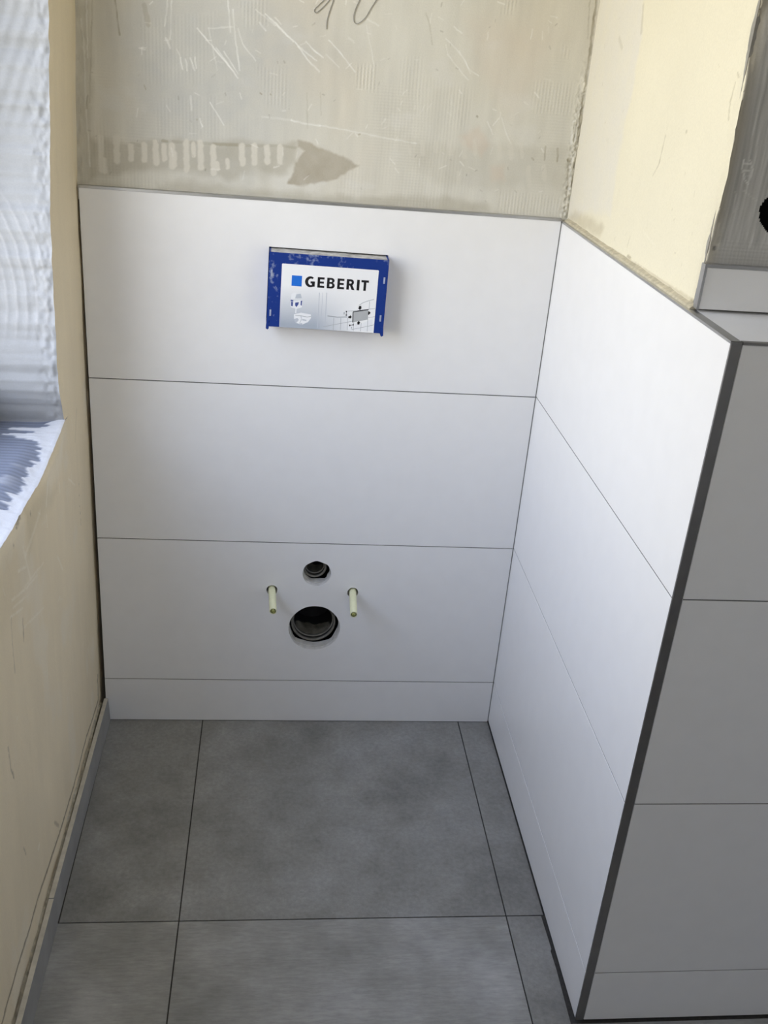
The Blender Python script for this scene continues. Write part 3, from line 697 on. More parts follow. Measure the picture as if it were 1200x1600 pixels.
# pencilled figures on the plaster
s = Shape()
for pts in SCRIBBLE:
    dense = []
    for i in range(len(pts) - 1):                     # Catmull-Rom through the points
        p0 = pts[max(i - 1, 0)]; p1 = pts[i]; p2 = pts[i + 1]; p3 = pts[min(i + 2, len(pts) - 1)]
        for k in range(6):
            t = k / 6
            dense.append(tuple(0.5 * (2 * p1[j] + (p2[j] - p0[j]) * t + (2 * p0[j] - 5 * p1[j] + 4 * p2[j] - p3[j]) * t * t + (3 * p1[j] - p0[j] - 3 * p2[j] + p3[j]) * t ** 3) for j in (0, 1)))
    dense.append(pts[-1])
    hw = 0.00042
    for (a0, b0), (a1, b1) in zip(dense[:-1], dense[1:]):
        l = math.hypot(a1 - a0, b1 - b0) or 1e-6
        nx, nz = -(b1 - b0) / l * hw, (a1 - a0) / l * hw
        q = [(a0 + nx, b0 + nz), (a1 + nx, b1 + nz), (a1 - nx, b1 - nz), (a0 - nx, b0 - nz)]
        s.hexa([(p[0], 0.0100, p[1]) for p in q], [(p[0], 0.0112, p[1]) for p in q])
M_PENCIL = plain('pencil_graphite', (0.24, 0.235, 0.22), 0.7, grain=0.2, scale=300)
s.build('pencil_mark', M_PENCIL, wall_back)

# metal trims along the tops of the tiles
def bar(name, quads, mat, parent=None, kind=True):
    s = Shape()
    for a, b in quads: s.hexa(a, b)
    o = s.build(name, mat, parent)
    if kind and parent is None: struct(o)
    return o
za, zb = zt_back(0.001), zt_back(W)
bar('trim_1', [([(0.0008, -0.0006, za + 0.0003), (W - 0.001, -0.0006, zb + 0.0003), (W - 0.001, 0.0118, zb + 0.0003), (0.0008, 0.0118, za + 0.0003)],
                [(0.0008, -0.0006, za + 0.0048), (W - 0.001, -0.0006, zb + 0.0048), (W - 0.001, 0.0118, zb + 0.0048), (0.0008, 0.0118, za + 0.0048)])], M_METAL)

# ------------------------------------------------------------------ partition on the right: low tiled wall, narrower wall above
s = Shape()
s.box(W + 0.0128, ROOM_X + 0.06, -D + 0.0125, 0.30, 0.0, ZT - 0.012)
s.box(W + 0.0140, ROOM_X + 0.06, -DU + 0.003, 0.30, ZT - 0.012, ROOM_Z + 0.02)
wall_partition = struct(s.build('wall_partition', M_CEMENT))
sh = Sheets()
# cream side
ay = axis((0.016, -DU, 0.0022)); az = axis((1.155, 1.60, 0.0022), (1.60, ROOM_Z, 0.02))
A, B = np.meshgrid(ay, az)
ct = Coat(A, B, (0.78, 0.735, 0.58))
ct.shade(0.96 + 0.08 * fbm(A * 7, B * 7, 103, 4))
TC = {'l': (0.84, 0.80, 0.66), 'd': (0.34, 0.30, 0.20), 's': (0.50, 0.44, 0.31), 'w': (0.73, 0.705, 0.64)}
ct.patches(CREAM_PATCHES, TC)
rip = np.sin(B * 2 * math.pi / 0.0065 + A * 40) * smooth(-0.16, -0.02, A) * smooth(0.4, 0.6, fbm(A * 9, B * 9, 111))
ct.h += rip * 0.00012
ct.lines(CREAM_LINES, TC)
ct.speckle(40, (-0.62, 0, 1.18, 1.55), (0.45, 0.4, 0.28), 0.4, 0.008, 31)
edge = smooth(-DU + 0.016, -DU, A) * (0.3 + fbm(A * 30, B * 40, 120))
ct.h -= edge * 0.004
ct.h += (fbm(A * 14, B * 14, 123) - 0.5) * 0.0016 + (fbm(A * 70, B * 70, 124) - 0.5) * 0.0003
wav = (fbm(B * 12, B * 0, 126) - 0.5) * 0.022 * smooth(-DU + 0.09, -DU, A)
sh.add(np.stack([W + 0.0120 - ct.h, A + wav, B], -1), ct.col, 0)
edge_wave = wav[:, -1]; edge_x = (W + 0.0120 - ct.h)[:, -1]; edge_z = az
# grey adhesive-coated front
axx = axis((W + 0.0125, 1.30, 0.002), (1.30, ROOM_X + 0.03, 0.03)); azz = axis((1.222, 1.60, 0.002), (1.60, ROOM_Z, 0.02))
A, B = np.meshgrid(axx, azz)
HOLE_C, HOLE_R = (0.9836, 1.2938), 0.0242
ct = Coat(A, B, (0.48, 0.475, 0.455))
ct.shade(0.88 + 0.24 * fbm(A * 16, B * 7, 203, 4))
bend = A + 0.05 * (B - 1.3) * (B - 1.3) + 0.012 * fbm(A * 3, B * 5, 205)
ridge = (fbm(bend * 300, B * 9, 206, 3) - 0.5) * 2.6 + 0.35 * np.sin(bend * 2 * math.pi / 0.0058)
rm = smooth(0.22, 0.50, fbm(A * 9, B * 5, 207, 3)) * smooth(1.245, 1.26, B)
ct.h += ridge * rm * 0.00050; ct.shade(1 + np.clip(ridge, -1, 1) * rm * 0.22)
ct.tint(smooth(0.35, 0.9, ridge) * rm * smooth(0.40, 0.65, fbm(A * 40, B * 12, 209)), (0.78, 0.77, 0.75), 0.75)
wv = (np.sin(A * 2 * math.pi / 0.005) * 0.5 + np.sin(B * 2 * math.pi / 0.005) * 0.5) * smooth(1.262, 1.25, B)
ct.h += wv * 0.0003; ct.shade(1 + wv * 0.12)
em = smooth(W + 0.036, W + 0.013, A) * (0.5 + fbm(A * 60, B * 30, 214))
ct.tint(em, (0.40, 0.365, 0.29), 0.9); ct.h += em * (fbm(A * 120, B * 80, 216) - 0.5) * 0.003
ct.lines(GREY_LINES, {'l': (0.85, 0.85, 0.82), 'd': (0.03, 0.03, 0.03)})
rad = np.hypot(A - HOLE_C[0], B - HOLE_C[1])
rr = HOLE_R * (0.95 + 0.22 * fbm(np.arctan2(B - HOLE_C[1], A - HOLE_C[0]) * 4 + 20, rad * 0 + 2, 222, 3))
ct.h *= smooth(W + 0.0125, W + 0.0185, A)
yy = -DU - ct.h + np.interp(B, edge_z, edge_wave) * smooth(W + 0.03, W + 0.0125, A)
xx = A + (np.interp(B, edge_z, edge_x) - A) * smooth(W + 0.0150, W + 0.0125, A)
sh.add(np.stack([xx, yy, B], -1), ct.col, 1, keep=rad > rr)
o = sh.build('plaster_coat', [M_CREAM, M_GREY], wall_partition)
s = Shape()
s.ring([(HOLE_R * 1.25, -DU + 0.0004), (HOLE_R * 0.98, -DU + 0.0008), (HOLE_R * 0.98, -DU + 0.0020), (0.0005, -DU + 0.0022)], lambda a, b, d: (HOLE_C[0] + a, d, HOLE_C[1] + b), 32)
s.build('hole_shade_disc', plain('painted_hole_shade', (0.003, 0.003, 0.003), 0.9, spec=0.05), wall_partition)  # shallow black dish, painted shade in place of the hole's depth

# tiles of the partition: side, front, ledge, strip above the ledge
TW = 0.0125
def tile_box(x0, x1, y0, y1, z0, z1): return bevelled_box('tile', x0, x1, y0, y1, z0, z1, M_TILE, wall_partition, 0.0005)
zs_ = [0.004] + list(JZ) + [ZT - 0.0015]
gs = 0.0011
for i in range(4):
    z0 = zs_[i] + (gs if i else 0); z1 = zs_[i + 1] - (gs if i < 3 else 0)
    tile_box(W, W + 0.0105, -D + 0.0005 + 0.003, 0.0112, z0, z1)
    tile_box(W + TW + 0.0012, ROOM_X + 0.02, -D, -D + 0.0105, z0, z1)
for z in JZ:
    s = Shape(); s.box(W + 0.0008, W + 0.0120, -D + 0.005, 0.009, z - gs, z + gs); s.build('grout_line', M_GROUT_L, wall_partition)
    s = Shape(); s.box(W + TW + 0.003, ROOM_X + 0.01, -D + 0.0014, -D + 0.012, z - gs, z + gs); s.build('grout_line', M_GROUT, wall_partition)
tile_box(W + TW + 0.0012, ROOM_X + 0.02, -D + 0.0075, -DU - 0.0015, ZT - 0.0098, ZT + 0.0015)       # ledge
tile_box(W + 0.0130, ROOM_X + 0.02, -DU - 0.0105, -DU + 0.0010, ZT + 0.0050, 1.2235)           # strip above it
# trims: side top edge, front corner, ledge front edge, strip edges
o = bar('trim_2', [([(W - 0.0006, -D, ZT - 0.0012), (W + TW, -D, ZT - 0.0012), (W + TW, 0.0105, ZT - 0.0012), (W - 0.0006, 0.0105, ZT - 0.0012)],
                [(W - 0.0006, -D, ZT + 0.0020), (W + TW, -D, ZT + 0.0020), (W + TW, 0.0105, ZT + 0.0020), (W - 0.0006, 0.0105, ZT + 0.0020)])], M_METAL)
s = Shape(); s.box(W - 0.0006, W + TW, -D - 0.0008, -D + 0.0026, 0.004, ZT + 0.0020); struct(s.build('trim_3', M_METAL_D))
s = Shape(); s.box(W + TW + 0.001, ROOM_X + 0.02, -D - 0.0008, -D + 0.0068, ZT - 0.0012, ZT + 0.0020); struct(s.build('trim_4', M_METAL_D))
s = Shape(); s.box(W + 0.0095, W + 0.0128, -DU - 0.0112, -DU + 0.001, ZT + 0.0045, 1.2275)
s.box(W + 0.0128, ROOM_X + 0.02, -DU - 0.0112, -DU + 0.001, 1.2240, 1.2275); struct(s.build('trim_5', M_METAL))
# filler fillet on the side trim under the cream plaster
s = Shape()
n = 60
prof = []
for i in range(n + 1):
    y = 0.004 - (DU + 0.004) * i / n
    k = 0.5 + float(fbm(np.array([i * 0.35]), np.array([1.0]), 77)[0])
    prof.append((y, k))
for (y0, k0), (y1, k1) in zip(prof[:-1], prof[1:]):
    s.hexa([(W + 0.0045 + 0.002 * (1 - k0), y0, ZT + 0.0019), (W + 0.0135, y0, ZT + 0.0019), (W + 0.0135, y1, ZT + 0.0019), (W + 0.0045 + 0.002 * (1 - k1), y1, ZT + 0.0019)],
           [(W + 0.0065, y0, ZT + 0.0035 + 0.001 * k0), (W + 0.0135, y0, ZT + 0.0050 + 0.003 * k0), (W + 0.0135, y1, ZT + 0.0050 + 0.003 * k1), (W + 0.0065, y1, ZT + 0.0035 + 0.001 * k1)])
s.build('filler_bead', plain('beige_filler', (0.52, 0.47, 0.35), 0.9, grain=0.18, scale=120, bump=0.4), wall_partition)

# ------------------------------------------------------------------ left wall with the window opening
ZC = 0.803
def y_edge(z):      # ragged far edge of the opening
    base = np.interp(z, [0.80, 0.88, 1.0, 1.096, 1.20, 1.297, 1.467, 2.15], [-0.194, -0.222, -0.225, -0.222, -0.207, -0.194, -0.183, -0.18])
    return base + (fbm(z * 45, z * 0 + 3, 301, 4) - 0.5) * 0.012 * smooth(0.80, 0.84, z)
def z_sill(y):      # front edge of the sill
    base = np.interp(-y, [0.0, 0.194, 0.385, 0.66, 0.82, 1.4, 3.2], [ZC, ZC, 0.779, 0.786, 0.785, 0.785, 0.785])
    return base + (fbm(y * 38, y * 0 + 5, 305, 3) - 0.5) * 0.006 * smooth(0.20, 0.24, -y)
TL = {'l': (0.95, 0.90, 0.78), 'd': (0.14, 0.12, 0.08), 'y': (0.62, 0.54, 0.37)}
def left_coat(Y, Z, seed):
    ct = Coat(Y, Z, (0.80, 0.70, 0.515))
    ct.shade(0.93 + 0.14 * fbm(Y * 6, Z * 4, seed, 4))
    ct.shade(0.97 + 0.06 * fbm(Y * 50, Z * 6, seed + 2, 3))
    ct.tint(smooth(0.58, 0.78, fbm(Y * 13, Z * 9, seed + 4, 4)), (0.82, 0.75, 0.61), 0.5)
    ct.patches(LEFT_PATCHES, TL)
    ct.lines(LEFT_LINES, TL)
    ct.speckle(34, (-0.95, 0.0, 0.10, 0.80), (0.90, 0.86, 0.74), 0.45, 0.035, seed + 20)
    ct.h += (fbm(Y * 9, Z * 9, seed + 8) - 0.5) * 0.003 + (fbm(Y * 70, Z * 35, seed + 9) - 0.5) * 0.0006
    return ct
sh = Sheets()
# beside the opening
zz = axis((ZC, 1.56, 0.003), (1.56, WIN_Z1, 0.03)); uu = np.linspace(0, 1, 80)
U, Z = np.meshgrid(uu, zz)
Y = 0.30 * (1 - U) ** 3 + (y_edge(Z) - 0.30 * (1 - U) ** 3) * np.minimum(1, U * 1.0)
Y = 0.02 + (y_edge(Z) - 0.02) * U
ct = left_coat(Y, Z, 310); ct.h -= smooth(0.9, 1.0, U) * 0.0025
XA = x_left(Z) + ct.h
sh.add(np.stack([XA, Y, Z], -1), ct.col)
edge_xA = XA[:, -1]; edge_zA = zz
# below the sill
yy_ = axis((0.02, -1.0, 0.003), (-1.0, ROOM_Y, 0.03)); vv = axis((0, 1, 0.0042))
Yb, V = np.meshgrid(yy_, vv)
Zb = V * z_sill(Yb)
ct = left_coat(Yb, Zb, 310)
cut = smooth(0.975, 1.0, V) * smooth(0.19, 0.22, -Yb)
ct.h -= cut * 0.004
XB = x_left(Zb) + ct.h
sh.add(np.stack([XB, Yb, Zb], -1), ct.col)
# behind the back-wall plane, above the lintel, beyond the near jamb (all plain)
def quad_grid(y0, y1, z0, z1, st=0.05):
    a, b = np.meshgrid(axis((y0, y1, st)), axis((z0, z1, st)))
    c = np.ones(a.shape + (3,)) * np.array((0.80, 0.70, 0.515))
    sh.add(np.stack([x_left(b), a, b], -1), c)
quad_grid(0.32, 0.02, 0, ROOM_Z)
quad_grid(0.02, ROOM_Y, WIN_Z1, ROOM_Z + 0.02)
quad_grid(WIN_Y0, ROOM_Y, 0.785, WIN_Z1)
wall_left = struct(sh.build('wall_left', [M_LEFT]))
# reveal (far side of the opening)
sh = Sheets()
dd = axis((0, WALL_T, 0.0022))
DX, Z = np.meshgrid(dd, axis((0.770, 1.56, 0.003), (1.56, WIN_Z1 + 0.01, 0.03)))
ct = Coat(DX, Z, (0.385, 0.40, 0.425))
ct.shade(0.94 + 0.1 * fbm(DX * 14, Z * 8, 330, 4))
ang = np.hypot(DX - 0.30, (Z - 1.02) * 0.9)
arcs = np.sin(ang * 2 * math.pi / 0.016 + 3 * fbm(DX * 8, Z * 8, 333))
am = smooth(0.93, 1.0, Z) * smooth(1.22, 1.14, Z) * smooth(0.35, 0.6, fbm(DX * 9, Z * 7, 336) + 0.15)
horiz = np.sin(Z * 2 * math.pi / 0.014 + 2 * fbm(DX * 5, Z * 3, 338)) * smooth(1.05, 1.12, Z) * smooth(1.27, 1.22, Z)
slant = np.sin((DX + 0.35 * (Z - 1.3)) * 2 * math.pi / 0.021 + 2 * fbm(DX * 5, Z * 5, 339)) * smooth(1.26, 1.32, Z)
ct.h += 0.00035 * arcs * am + 0.00035 * horiz + 0.0006 * slant
ct.tint(smooth(0.55, 0.95, arcs) * am, (0.50, 0.51, 0.535), 0.5); ct.shade(1 + 0.02 * horiz + 0.02 * slant)
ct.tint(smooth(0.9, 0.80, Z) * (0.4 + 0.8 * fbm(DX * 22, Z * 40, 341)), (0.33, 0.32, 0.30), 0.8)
rag = smooth(0.045, 0.0, DX)
ct.h += rag * (fbm(DX * 110, Z * 95, 345, 4) - 0.5) * 0.009
ct.h += (fbm(DX * 30, Z * 25, 346) - 0.5) * 0.002
X = np.interp(Z, edge_zA, edge_xA) - DX
Y = y_edge(Z) - ct.h * smooth(0.0, 0.006, DX) - 0.012 * DX
sh.add(np.stack([X, Y, Z], -1), ct.col)
sh.build('reveal', [M_REVEAL], wall_left)
# sill, coated with combed adhesive and a white filler edge
sh = Sheets()
DX, Yv = np.meshgrid(dd, axis((-0.17, -1.0, 0.0025), (-1.0, WIN_Y0, 0.03)))
ct = Coat(DX, Yv, (0.215, 0.235, 0.29))
ct.shade(0.85 + 0.3 * fbm(DX * 12, Yv * 12, 350, 4))
comb = np.sin(Yv * 2 * math.pi / 0.0115 + 1.2 * fbm(DX * 6, Yv * 10, 352))
ct.h += comb * 0.0007 * smooth(0.02, 0.05, DX); ct.shade(1 + comb * 0.14)
teeth = vnoise(Yv / 0.0080, Yv * 0 + 1, 355); slow = fbm(Yv * 9, Yv * 0 + 4, 357, 2)
wid = 0.015 + 0.018 * teeth * teeth + 0.05 * np.clip(slow - 0.42, 0, 1) * (0.3 + teeth)
wid = wid + 0.075 * smooth(-0.21, -0.23, Yv) * smooth(-0.30, -0.25, Yv) * (0.3 + 0.8 * teeth)
white = 1 - smooth(-0.003, 0.003, DX - wid + (fbm(DX * 60, Yv * 140, 359) - 0.5) * 0.02)
ct.tint(white, (0.70, 0.70, 0.71), 0.95)
ct.tint(smooth(0.62, 0.72, fbm(DX * 10, Yv * 30, 361, 3)) * smooth(0.02, 0.05, DX), (0.45, 0.46, 0.50), 0.6)
ct.h += white * 0.0012 + white * (fbm(DX * 90, Yv * 90, 362) - 0.5) * 0.002
Z0 = z_sill(Yv)
X = np.interp(Yv[:, 0], [-3, 0], [0, 0])[:, None] + x_left(Z0) - 0.0012 - DX
Z = Z0 + (0.796 - Z0) * smooth(0.0, 0.05, DX) + ct.h * smooth(0, 0.004, DX)
sh.add(np.stack([X, Yv, Z], -1), ct.col)
sh.build('sill', [M_SILL], wall_left)
# lintel soffit, near jamb and wall thickness outside
s = Shape()
jz = [0.788] + [0.85 + 0.1 * i for i in range(14)] + [WIN_Z1]
for z0, z1 in zip(jz[:-1], jz[1:]):
    xa, xb = float(x_left(z0)) - 0.0008, float(x_left(z1)) - 0.0008
    y0, y1, xo = WIN_Y0 - 0.05, WIN_Y0, -WALL_T - 0.02
    s.hexa([(xo, y0, z0), (xa, y0, z0), (xa, y1, z0), (xo, y1, z0)], [(xo, y0, z1), (xb, y0, z1), (xb, y1, z1), (xo, y1, z1)])
s.box(-WALL_T - 0.02, float(x_left(WIN_Z1)) - 0.0008, WIN_Y0 - 0.05, -0.15, WIN_Z1, WIN_Z1 + 0.06)
s.build('opening_edge', plain('white_plaster', (0.70, 0.70, 0.68), 0.9, grain=0.04, scale=12), wall_left)

# window units: one at the outside of that opening, one unseen, added behind the camera for fill light
def window_unit(name, mapping, a0, a1, b0, b1, portal_matrix):
    """mapping(a, b, d): across, up, depth towards the room"""
    w = structure_empty(name)
    def fr(nm, q, wdt, d0, d1):
        s = Shape(); q0, q1, r0, r1 = q
        for k in ((q0, q0 + wdt, r0, r1), (q1 - wdt, q1, r0, r1), (q0 + wdt, q1 - wdt, r0, r0 + wdt), (q0 + wdt, q1 - wdt, r1 - wdt, r1)):
            s.prism([rect(*k)], d0, d1, mapping)
        return s.build(nm, M_PVC, w)
    fr('frame', (a0, a1, b0, b1), 0.05, 0.0, 0.065)
    fr('sash', (a0 + 0.05, a1 - 0.05, b0 + 0.05, b1 - 0.05), 0.045, 0.01, 0.073)
    s = Shape(); s.prism([rect(a0 + 0.09, a1 - 0.09, b0 + 0.09, b1 - 0.09)], 0.03, 0.034, mapping); s.build('pane', M_GLASS, w)
    portal = bpy.data.lights.new(name + '_portal', 'AREA'); portal.shape = 'RECTANGLE'; portal.size = a1 - a0 - 0.18; portal.size_y = b1 - b0 - 0.18
    portal.cycles.is_portal = True
    po = bpy.data.objects.new(name + '_portal', portal); COL.objects.link(po)
    po.matrix_world = portal_matrix
    return w
wx0 = -WALL_T - 0.05
wy0, wy1, wz0, wz1 = WIN_Y0 - 0.01, -0.165, 0.775, WIN_Z1 + 0.01
window_unit('window_1', lambda a, b, d: (wx0 + d, a, b), wy0, wy1, wz0, wz1,
            Matrix(((0, 0, -1, wx0 - 0.01), (1, 0, 0, (wy0 + wy1) / 2), (0, -1, 0, (wz0 + wz1) / 2), (0, 0, 0, 1))))
FILL_WIN = (0.06, 0.68, 1.36, 2.18)  # unseen opening, added to fill the back wall and front tiles with light
window_unit('fill_window', lambda a, b, d: (a, ROOM_Y - 0.085 + d, b), *FILL_WIN,
            Matrix(((1, 0, 0, (FILL_WIN[0] + FILL_WIN[1]) / 2), (0, 0, -1, ROOM_Y - 0.095), (0, 1, 0, (FILL_WIN[2] + FILL_WIN[3]) / 2), (0, 0, 0, 1))))

# ------------------------------------------------------------------ floor
s = Shape(); s.box(-0.45, 1.9, ROOM_Y - 0.1, 0.30, -0.08, -0.0115)
s.box(-0.012, W + 0.012, ROOM_Y, 0.0115, -0.0112, -0.0022)
s.box(W + 0.012, ROOM_X + 0.03, ROOM_Y, -D + 0.012, -0.0112, -0.0022)
floor = struct(s.build('floor', M_GROUT_D))
jx = [0.2171, 0.8162, 1.4162]; jy = [-0.5795, -1.1795, -1.7795, -2.3795]
jg = 0.0013
def fl_tile(x0, x1, y0, y1, mi, corners=None):
    s = Shape()
    pts = corners or rect(x0, x1, y0, y1)
    s.prism([pts], -0.010, 0.0, lambda a, b, d: (a, b, d))
    o = s.build('tile', M_FT[mi], floor)
    return o
ys = [0.0005] + jy + [ROOM_Y]
for r in range(len(ys) - 1):
    y1, y0 = ys[r] - (jg if r else 0), ys[r + 1] + jg
    mi = 0 if r % 2 == 0 else 1
    fl_tile(0.0050 if r else 0.0085, jx[0] - jg, y0, y1, mi)
    fl_tile(jx[0] + jg, jx[1] - jg, y0, y1, mi)
    if r == 0:
        fl_tile(jx[1] + jg, W - 0.002, y0, y1, mi)
    elif r == 1:
        s_ = -D - 0.004
        fl_tile(0, 0, 0, 0, 0, [(jx[1] + jg, y1), (jx[1] + jg, s_), (W - 0.0085, s_), (W - 0.0065, -0.70), (W - 0.0075, -0.66), (W - 0.005, -0.655), (W - 0.0065, y1)])
        fl_tile(jx[1] + jg, jx[2] - jg, y0, s_ - 0.0002, mi)
        fl_tile(jx[2] + jg, ROOM_X + 0.02, y0, s_ - 0.0002, mi)
    else:
        fl_tile(jx[1] + jg, jx[2] - jg, y0, y1, mi)
        fl_tile(jx[2] + jg, ROOM_X + 0.02, y0, y1, mi)

# ------------------------------------------------------------------ skirting on the left
sk = structure_empty('baseboard_left')
def skirt(y0, y1, xb0, xb1):
    s = Shape()
    lean = 0.0030
    t = 0.0085
    a = [(xb0 - t, y0, 0.001), (xb0, y0, 0.001), (xb1, y1, 0.001), (xb1 - t, y1, 0.001)]
    b = [(xb0 - t - lean, y0, 0.0605), (xb0 - lean, y0, 0.0605), (xb1 - lean, y1, 0.0605), (xb1 - t - lean, y1, 0.0605)]
    s.hexa(a, b)
    s.mi = [1 if i == 1 else 0 for i in range(6)]
    return s.build('tile', [M_SKIRT, M_SKIRT_T], sk)
skirt(-0.0015, jy[0] - 0.0, 0.0092, 0.0062)
skirt(jy[0] - 0.0015, jy[1] - 0.02, 0.0066, 0.0080)
skirt(jy[1] - 0.0215, -2.2, 0.0080, 0.0080)
# uneven bead of adhesive squeezed up behind the skirting
s = Shape(); n = 300
rows = []
for i in range(n + 1):
    y = -0.004 - 1.2 * i / n
    k = float(fbm(np.array([i * 0.13]), np.array([2.0]), 401, 4)[0])
    rows.append((y, k))
for (y0, k0), (y1, k1) in zip(rows[:-1], rows[1:]):
    def sec(y, k): return [(-0.0128, y, 0.02), (-0.0042, y, 0.02), (-0.0052 - 0.002 * k, y, 0.046 + 0.014 * k), (-0.0105 - 0.001 * k, y, 0.050 + 0.014 * k)]
    s.hexa(sec(y0, k0), sec(y1, k1))
s.build('adhesive_bead', M_BEAD, sk)

# ------------------------------------------------------------------ rest of the room
s = Shape(); s.box(-0.45, 1.9, ROOM_Y - 0.1, 0.36, ROOM_Z, ROOM_Z + 0.1); struct(s.build('ceiling', M_CEIL))
s = Shape(); s.prism([rect(-0.45, 1.9, -0.0110, ROOM_Z), rect(*FILL_WIN)], ROOM_Y - 0.1, ROOM_Y, xz); struct(s.build('wall_front', M_ROOM))
s = Shape(); s.box(ROOM_X + 0.025, ROOM_X + 0.12, ROOM_Y, 0.30, -0.0110, ROOM_Z); struct(s.build('wall_right', M_ROOM))

# ------------------------------------------------------------------ things
def thing(name, label, cat, loc, group=None):
    o = bpy.data.objects.new(name, None); COL.objects.link(o)
    o.location = loc; o['label'] = label; o['category'] = cat
    if group: o['group'] = group
    return o
def put(sh_, name, mats, root, sm=False, parent=None):
    """build in world coordinates, then hang under its thing"""
    o = sh_.build(name, mats, None, sm)
    p = parent or root
    base = root.location.copy()
    o.data.transform(Matrix.Translation(-base))
    o.parent = p
    return o

# --- protective box of the concealed cistern's flush plate
BD = 0.035
bx = thing('flush_plate_box', 'blue protective box with white printed label jutting from the top back wall tile', 'box', (BOX_C.x, -BD, BOX_C.y))
M_BLUE = plain('blue_plastic', (0.006, 0.032, 0.22), 0.55, grain=0.12, scale=70, spec=0.25)
def blue_dusty():
    m, nt, b = new_mat('blue_card_dusted')
    tc = nt.nodes.new('ShaderNodeTexCoord')
    n = nt.nodes.new('ShaderNodeTexNoise'); n.inputs['Scale'].default_value = 120; n.inputs['Detail'].default_value = 6
    n2 = nt.nodes.new('ShaderNodeTexNoise'); n2.inputs['Scale'].default_value = 26; n2.inputs['Detail'].default_value = 3
    sp = nt.nodes.new('ShaderNodeSeparateXYZ'); nt.links.new(tc.outputs['Object'], sp.inputs[0])
    up = nt.nodes.new('ShaderNodeMapRange'); up.inputs['From Min'].default_value = 0.02; up.inputs['From Max'].default_value = 0.068
    nt.links.new(sp.outputs['Z'], up.inputs['Value'])
    for q in (n, n2): nt.links.new(tc.outputs['Object'], q.inputs['Vector'])
    a = nt.nodes.new('ShaderNodeMath'); a.operation = 'MULTIPLY'; nt.links.new(n.outputs['Fac'], a.inputs[0]); nt.links.new(n2.outputs['Fac'], a.inputs[1])
    ad = nt.nodes.new('ShaderNodeMath'); ad.operation = 'MULTIPLY_ADD'; ad.inputs[1].default_value = 0.10
    nt.links.new(up.outputs[0], ad.inputs[0]); nt.links.new(a.outputs[0], ad.inputs[2])
    r = nt.nodes.new('ShaderNodeValToRGB')
    r.color_ramp.elements[0].position = 0.34; r.color_ramp.elements[0].color = (0.006, 0.033, 0.225, 1)
    r.color_ramp.elements[1].position = 0.50; r.color_ramp.elements[1].color = (0.30, 0.36, 0.52, 1)
    nt.links.new(ad.outputs[0], r.inputs[0]); nt.links.new(r.outputs[0], b.inputs['Base Color'])
    b.inputs['Roughness'].default_value = 0.55; b.inputs['Specular IOR Level'].default_value = 0.25
    return m
M_BLUED = blue_dusty()
M_DUST = plain('dusty_cut_edge', (0.50, 0.49, 0.47), 0.9, grain=0.35, scale=70, bump=0.5)
fb = lambda a, b, d: (boxpt(a, b)[0], d, boxpt(a, b)[1])
# hollow shell: four sides
s = Shape()
t = 0.003
for q in (rect(-hw_, -hw_ + t, -hh_, hh_), rect(hw_ - t, hw_, -hh_, hh_), rect(-hw_ + t, hw_ - t, -hh_, -hh_ + t)):
    s.prism([q], -BD + 0.0015, 0.030, fb)
put(s, 'shell', M_BLUE, bx)
s = Shape()
nt_ = 40                                     # broken, dusty top side
for i in range(nt_):
    a0, a1 = -hw_ + t + (BOX_W - 2 * t) * i / nt_, -hw_ + t + (BOX_W - 2 * t) * (i + 1) / nt_
    k = 0.0016 * float(fbm(np.array([i * 0.7]), np.array([3.0]), 431)[0])
    s.prism([rect(a0, a1, hh_ - t - 0.0005, hh_ - k)], -BD + 0.0018, 0.028, fb)
put(s, 'top_flap', M_DUST, bx)
s = Shape(); s.prism([rect(-hw_, hw_, -hh_, hh_ - 0.0005)], -BD, -BD + 0.0016, fb)
put(s, 'front_panel', M_BLUED, bx)
for sg in (-1, 1):                            # corner tabs at the foot
    s = Shape()
    s.prism([[(sg * hw_, -hh_ + 0.012), (sg * (hw_ - 0.0045), -hh_ + 0.012), (sg * (hw_ - 0.0045), -hh_ - 0.004), (sg * (hw_ - 0.002), -hh_ - 0.0062), (sg * (hw_ + 0.0012), -hh_ - 0.004)]], -BD - 0.0008, -BD + 0.012, fb)
    put(s, 'corner_tab', M_BLUE, bx)
M_SLOT = plain('worn_slot', (0.35, 0.40, 0.55), 0.6, grain=0.2, scale=90)
for (a, b) in ((-0.105, 0.031), (-0.1045, -0.0435), (0.1045, 0.0315), (0.1035, -0.0405)):
    s = Shape(); s.prism([rect(a - 0.0016, a + 0.0016, b - 0.006, b + 0.006)], -BD - 0.0009, -BD + 0.0004, fb); put(s, 'clip', M_SLOT, bx)
